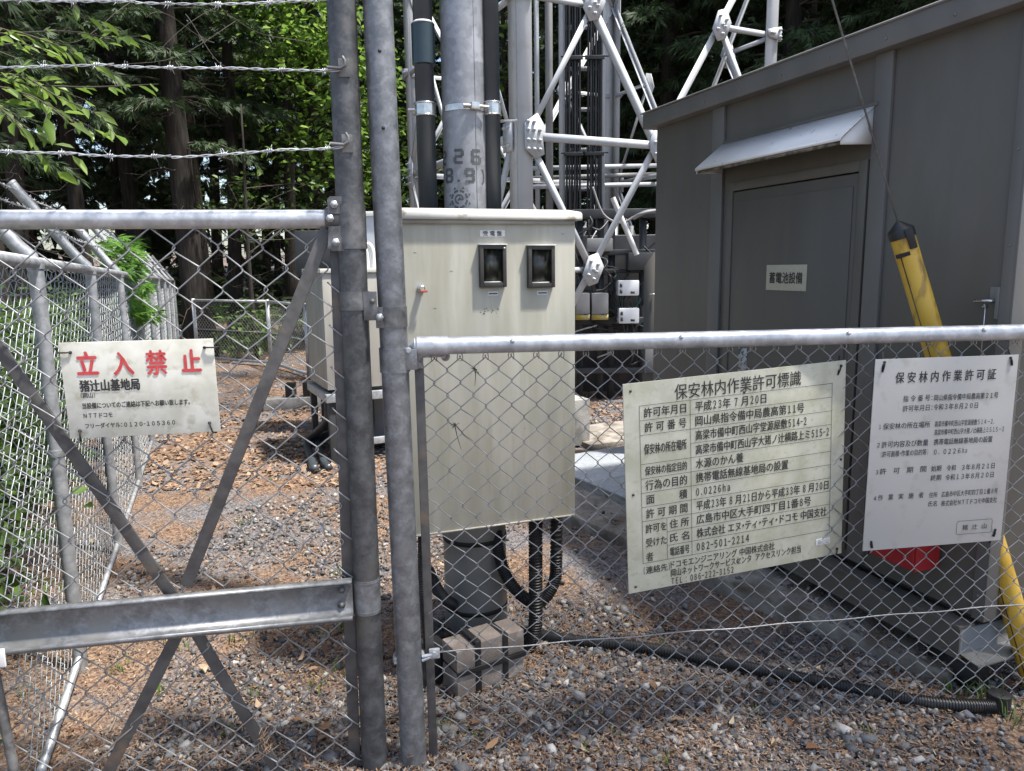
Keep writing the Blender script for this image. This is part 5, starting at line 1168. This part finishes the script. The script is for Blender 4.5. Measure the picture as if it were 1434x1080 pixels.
for k, (x, y) in enumerate(near+spots):
    i = k % 3; P_ = protos[i]
    o = P_ if not used[i] else dup(P_); used[i] = True
    o.location = (x, y, float(gh(np.array(x), np.array(y)))-.02); o.rotation_euler = (0, 0, random.uniform(0, 6.28)); s_ = random.uniform(.85, 1.2); o.scale = (s_, s_, s_)
big = conifer('conifer_tree', 18, .23, 3.6, 'thickest brown conifer trunk, straight behind the gate rail at left', 21, .9, 2.3, dead=22)
big.location = (-5.55, 13.2, 0)
hi = conifer('hinoki_tree', 14, .18, 2.0, 'dense drooping green conifer right of the mast above the hut roof', 31, 1.7, 2.6, dead=4)
hi.location = (4.1, 11.6, 0)
for (x, y, r_, lb) in ((6.3, 9.9, 2., 'dense drooping green conifer rising behind the right half of the hut roof'), (2.7, 13.2, 4., 'dense drooping green conifer directly behind the cable ladder')):
    o = dup(hi, (x, y, 0), lb, r_)
# the far wood, read as one mass
m = MB(); n = 46000
a = RNG.uniform(-.95, .9, n); d = RNG.uniform(30, 46, n); z = RNG.random(n)**.8*23+.2
pos = np.stack([d*np.sin(a), d*np.cos(a), z+np.clip(d-15, 0, 60)*.05], -1)
sel = (np.sin(a*41+z*.15)+np.sin(a*97+2)*.8+np.sin(z*1.1+a*19)*.6+RNG.normal(size=n)*.7) > -.35
pos = pos[sel]; dd_ = RNG.normal(size=pos.shape); dd_[:, 2] -= .5
sprays(m, pos, dd_, RNG.uniform(.5, 1.1, len(pos)), 4, .34); o = m.build('far_wood', CONI2); tag(o, 'dark mass of far conifers closing off the view', None, kind='stuff')
# dim undergrowth under the wood
m = MB(); n = 9000; a = RNG.uniform(-.95, .9, n); d = 14+20*RNG.random(n); x = d*np.sin(a); y = d*np.cos(a); pos = np.stack([x, y, gh(x, y)+RNG.random(n)**2*1.1], -1)
dd_ = RNG.normal(size=pos.shape); dd_[:, 2] = np.abs(dd_[:, 2])*.4; sprays(m, pos, dd_, RNG.uniform(.15, .4, n), 4, .3); tag(m.build('undergrowth', CONI2), 'dim ground cover under the conifers', None, kind='stuff')

# ------------------------------------------------------------------ broadleaf trees and plants that stand out
def cone(px0, px1, y0, y1, d0, d1):
    def f():
        d = random.uniform(d0, d1); return aty(random.uniform(px0, px1), random.uniform(y0, y1), d)
    return f
def mixf(*fs): return lambda: random.choice(fs)()
broad('broadleaf_tree', (-3.9, 15.0, 0), 8.5, .11, 'bright green broadleaf tree behind the barbed wires by the gate stile', 41, 230, mixf(cone(345, 470, -120, 120, 13.6, 16), cone(330, 500, -90, 40, 13.6, 15.5), cone(395, 480, 40, 245, 13.5, 15.2), cone(505, 530, 40, 280, 13.5, 15.5)), BROAD, (.10, .19), .33)
broad('broadleaf_tree', (-.1, 16.2, 0), 8.5, .12, 'leafy green tree showing between the zinc pole and the mast leg', 43, 90, mixf(cone(690, 735, -60, 280, 14, 17), cone(735, 910, -120, 130, 15, 17.5), cone(560, 600, 0, 280, 14, 16)), BROAD, (.09, .16), .36)
broad('understorey_tree', (-4.4, 12.7, 0), 4.2, .05, 'low twiggy green bush beneath the conifers past the far corner', 47, 60, mixf(cone(290, 470, 250, 330, 13, 14.5), cone(330, 380, 430, 480, 12.6, 13.4)), SHRUB, (.08, .14), .22)
# near branch reaching in over the side fence at the upper left
def branch_tree():
    random.seed(77); base = A3(-3.55, 3.3, 0); o = thing('overhanging_tree', base, 'near broadleaf branch with long drooping leaves at the upper left', 'tree')
    m = MB(); tr = [base-Z*.05, base+A3(.1, .05, 1.2), base+A3(.05, .15, 2.2), base+A3(.2, .2, 3.4), base+A3(.3, .3, 4.6)]; m.tube(spline(tr, 16), np.linspace(.05, .02, 16), 10); m.build('trunk', BARK, o, True)
    tw_ = MB(); P_ = []; D_ = []
    def limb(pts, r, nl, L_, sd):
        c = spline(pts, 24); tw_.tube(c, np.linspace(r, .0015, 24), 6, cap=False); T = np.gradient(c, axis=0)
        for j in range(nl):
            i = int(4+19*((j+random.random())/nl)); t_ = unit(T[min(23, i)]); s_ = unit(np.cross(t_, Z))*(1 if j % 2 else -1); b = c[min(23, i)]
            P_.append(b); D_.append(t_*.8+s_*random.uniform(.3, .8)-Z*random.uniform(.1, .6))
            if random.random() < .35: 
                e = unit(t_+s_*.8-Z*.2)*random.uniform(.1, .25); tw_.tube([b, b+e*.6, b+e], [.0022, .0015, .001], 4, cap=False)
                for u_ in (.4, .7, 1.): P_.append(b+e*u_); D_.append(unit(e)+RNG.normal(size=3)*.5-Z*.3)
    A_ = lambda x, y, d: aty(x, y, d)
    hub = base+A3(.05, .15, 2.3)
    limb([hub, A_(-60, 105, 3.3), A_(40, 118, 3.25), A_(120, 122, 3.2), A_(222, 118, 3.15)], .009, 20, .1, 1)
    limb([hub, A_(-80, 120, 3.2), A_(20, 105, 3.2), A_(80, 135, 3.1), A_(150, 165, 3.05)], .008, 18, .1, 1)
    limb([hub+Z*.2, A_(-60, 40, 3.4), A_(20, 45, 3.35), A_(70, 60, 3.3), A_(110, 75, 3.3)], .007, 12, .1, 1)
    limb([hub+Z*.25, A_(-40, 48, 3.7), A_(90, 44, 3.7), A_(150, 52, 3.6), A_(205, 50, 3.6)], .005, 10, .1, 1)
    limb([hub+Z*.1, A_(-70, 80, 3.3), A_(10, 62, 3.25), A_(50, 66, 3.2), A_(80, 78, 3.2)], .005, 11, .1, 1)
    limb([hub, A_(-80, 140, 3.1), A_(-20, 140, 3.1), A_(15, 165, 3.0), A_(45, 200, 3.0)], .007, 15, .1, 1)
    limb([hub, A_(-60, 120, 3.1), A_(30, 130, 3.1), A_(70, 150, 3.05), A_(100, 175, 3.0)], .005, 11, .1, 1)
    limb([hub+Z*.6, A_(-120, -30, 3.6), A_(-20, -60, 3.6), A_(60, -40, 3.5), A_(110, 20, 3.5)], .007, 10, .1, 1)
    for (p, q) in (((370, -20), (210, 70)), ((215, -10), (90, 60)), ((330, 30), (150, 110)), ((300, 60), (205, 20)), ((90, 190), (130, 150)), ((260, 20), (330, 110)), ((430, 60), (300, 20))):
        c = spline([A_(*p, 4.6), A_((p[0]+q[0])/2, (p[1]+q[1])/2+random.gauss(0, 8), 4.4), A_(*q, 4.2)], 12); c[:, 2] += .06*np.sin(np.linspace(0, 5, 12)+p[0])*np.linspace(0, 1, 12); tw_.tube(c, np.linspace(.0028, .0009, 12), 4, cap=False)
    tw_.build('branches', TWIG, o); P2 = np.array(P_); D2 = np.array(D_); k = len(P2); L_ = RNG.uniform(.05, .10, k); lf = MB(); leafset(lf, P2, D2, L_, L_*RNG.uniform(.36, .5, k), .18); lf.build('leaves', BROADN, o)
branch_tree()
# long bare limbs crossing the dark wood
for k, pts in enumerate(([(110, 278, 11), (170, 250, 11), (240, 240, 11), (300, 232, 11.2), (350, 215, 11.5)], [(225, 130, 11.4), (300, 165, 11.3), (345, 190, 11.2)], [(245, 240, 12.4), (285, 222, 12.3), (320, 205, 12.2)])):
    pass
# bright sprays of a sapling pushing through the side fence
sap = thing('cedar_sapling', SO+uS_*4.6+outw*.2, 'bright green feathery sapling pushing through the left fence', 'sapling')
m = MB(); b = SO+uS_*4.6+outw*.22; m.tube(spline([b, b+Z*.8+outw*.05, b+Z*1.3, b+Z*1.75-outw*.05], 12), np.linspace(.02, .006, 12), 8); m.build('trunk', BARK, sap, True)
lf = MB(); P_ = []; D_ = []; tw_ = MB()
for (px, py, rx_, ry, d, n_) in ((158, 352, 34, 22, 5.7, 105), (180, 378, 16, 10, 5.8, 40), (170, 425, 26, 20, 5.9, 80), (197, 437, 20, 13, 6.1, 90), (195, 402, 12, 8, 6., 25)):
    c = aty(px, py, d); tw_.tube(spline([b+Z*(c[2]-.15), (b+Z*c[2]+c)/2, c], 6), np.linspace(.006, .002, 6), 5, cap=False)
    for k in range(n_):
        x, y = random.uniform(-1, 1), random.uniform(-1, 1)
        if x*x+y*y > 1: continue
        P_.append(aty(px+x*rx_, py+y*ry, d+random.gauss(0, .12))); D_.append(A3(.9+random.gauss(0, .3), random.gauss(0, .5), -.12+random.gauss(0, .15)))
tw_.build('branches', TWIG, sap); sprays(lf, np.array(P_), np.array(D_), RNG.uniform(.07, .13, len(P_)), 6, .16, .15); lf.build('leaves', FERN, sap)
# plants crowding the outside of the side fence
def fern(o_, b, n_, L0, mt):
    P_ = []; D_ = []; st = MB()
    for k in range(n_):
        a = 6.283*k/n_+random.gauss(0, .25); d = A3(math.cos(a), math.sin(a), 0); L_ = L0*random.uniform(.7, 1.15); el = random.uniform(.55, 1.2)
        c = np.array([b+d*L_*t_*math.cos(el*(1-.45*t_))+Z*L_*(math.sin(el)*t_-.42*t_*t_) for t_ in np.linspace(0, 1, 16)]); st.tube(c, np.linspace(.004, .001, 16), 4, cap=False)
        for i in range(3, 16):
            w = L_*.20*math.sin(math.pi*(.1+.88*i/16)); t_ = unit(c[min(15, i)]-c[i-1]); s_ = unit(np.cross(t_, Z))
            for sg in (-1, 1):
                P_.append(c[i]); D_.append((s_*sg+t_*.45-Z*.15)*w)
    st.build('stems', TWIG, o_); P_ = np.array(P_); D_ = np.array(D_); L_ = np.linalg.norm(D_, axis=1); lf = MB(); leafset(lf, P_, D_, L_*1.1, L_*.32, .1); lf.build('fronds', mt, o_)
GF = 'ferns outside the side fence'
for k, (s_, off, L0) in enumerate(((.25, .35, .8), (.75, .55, .95), (1.25, .4, .85), (1.75, .6, 1.), (2.4, .45, .85), (3.1, .55, .95), (3.9, .6, .9), (.5, 1.1, 1.1), (1.5, 1.2, 1.15))):
    b = SO+uS_*s_+outw*(off+L0*.55); o = thing('fern', b, 'arching green fern behind the wires of the left fence', 'fern', GF); fern(o, b, 15, L0, SHRUB if k % 3 else FERN)
GB = 'leafy bushes outside the side fence'
for k, (s_, off) in enumerate(((.1, .75), (.6, .7), (1.15, .8), (1.7, .75), (2.3, .8), (3.0, .9), (3.7, .85), (4.6, .95), (5.8, 1.0), (7.6, 1.1))):
    b = SO+uS_*s_+outw*off; broad('bush', b, 1.1, .025, 'leafy green bush crowding the outside of the left fence', 90+k, 64, ell(b+Z*.7, (.45, .45, .62)), SHRUB, (.06, .11), .14, 'bush', GB, per=16)
# unseen tree added right of the standpoint, crown placed to shade the front fence
broad('broadleaf_tree', (4.6, .2, 0), 7.5, .10, 'unseen thin crowned broadleaf tree added beside the approach to shade the front fence', 61, 150, ell((2.8, 1.35, 6.0), (1.7, 1.3, 1.2)), BROAD, (.08, .13), .3, per=13, lean=(-.9, .7))
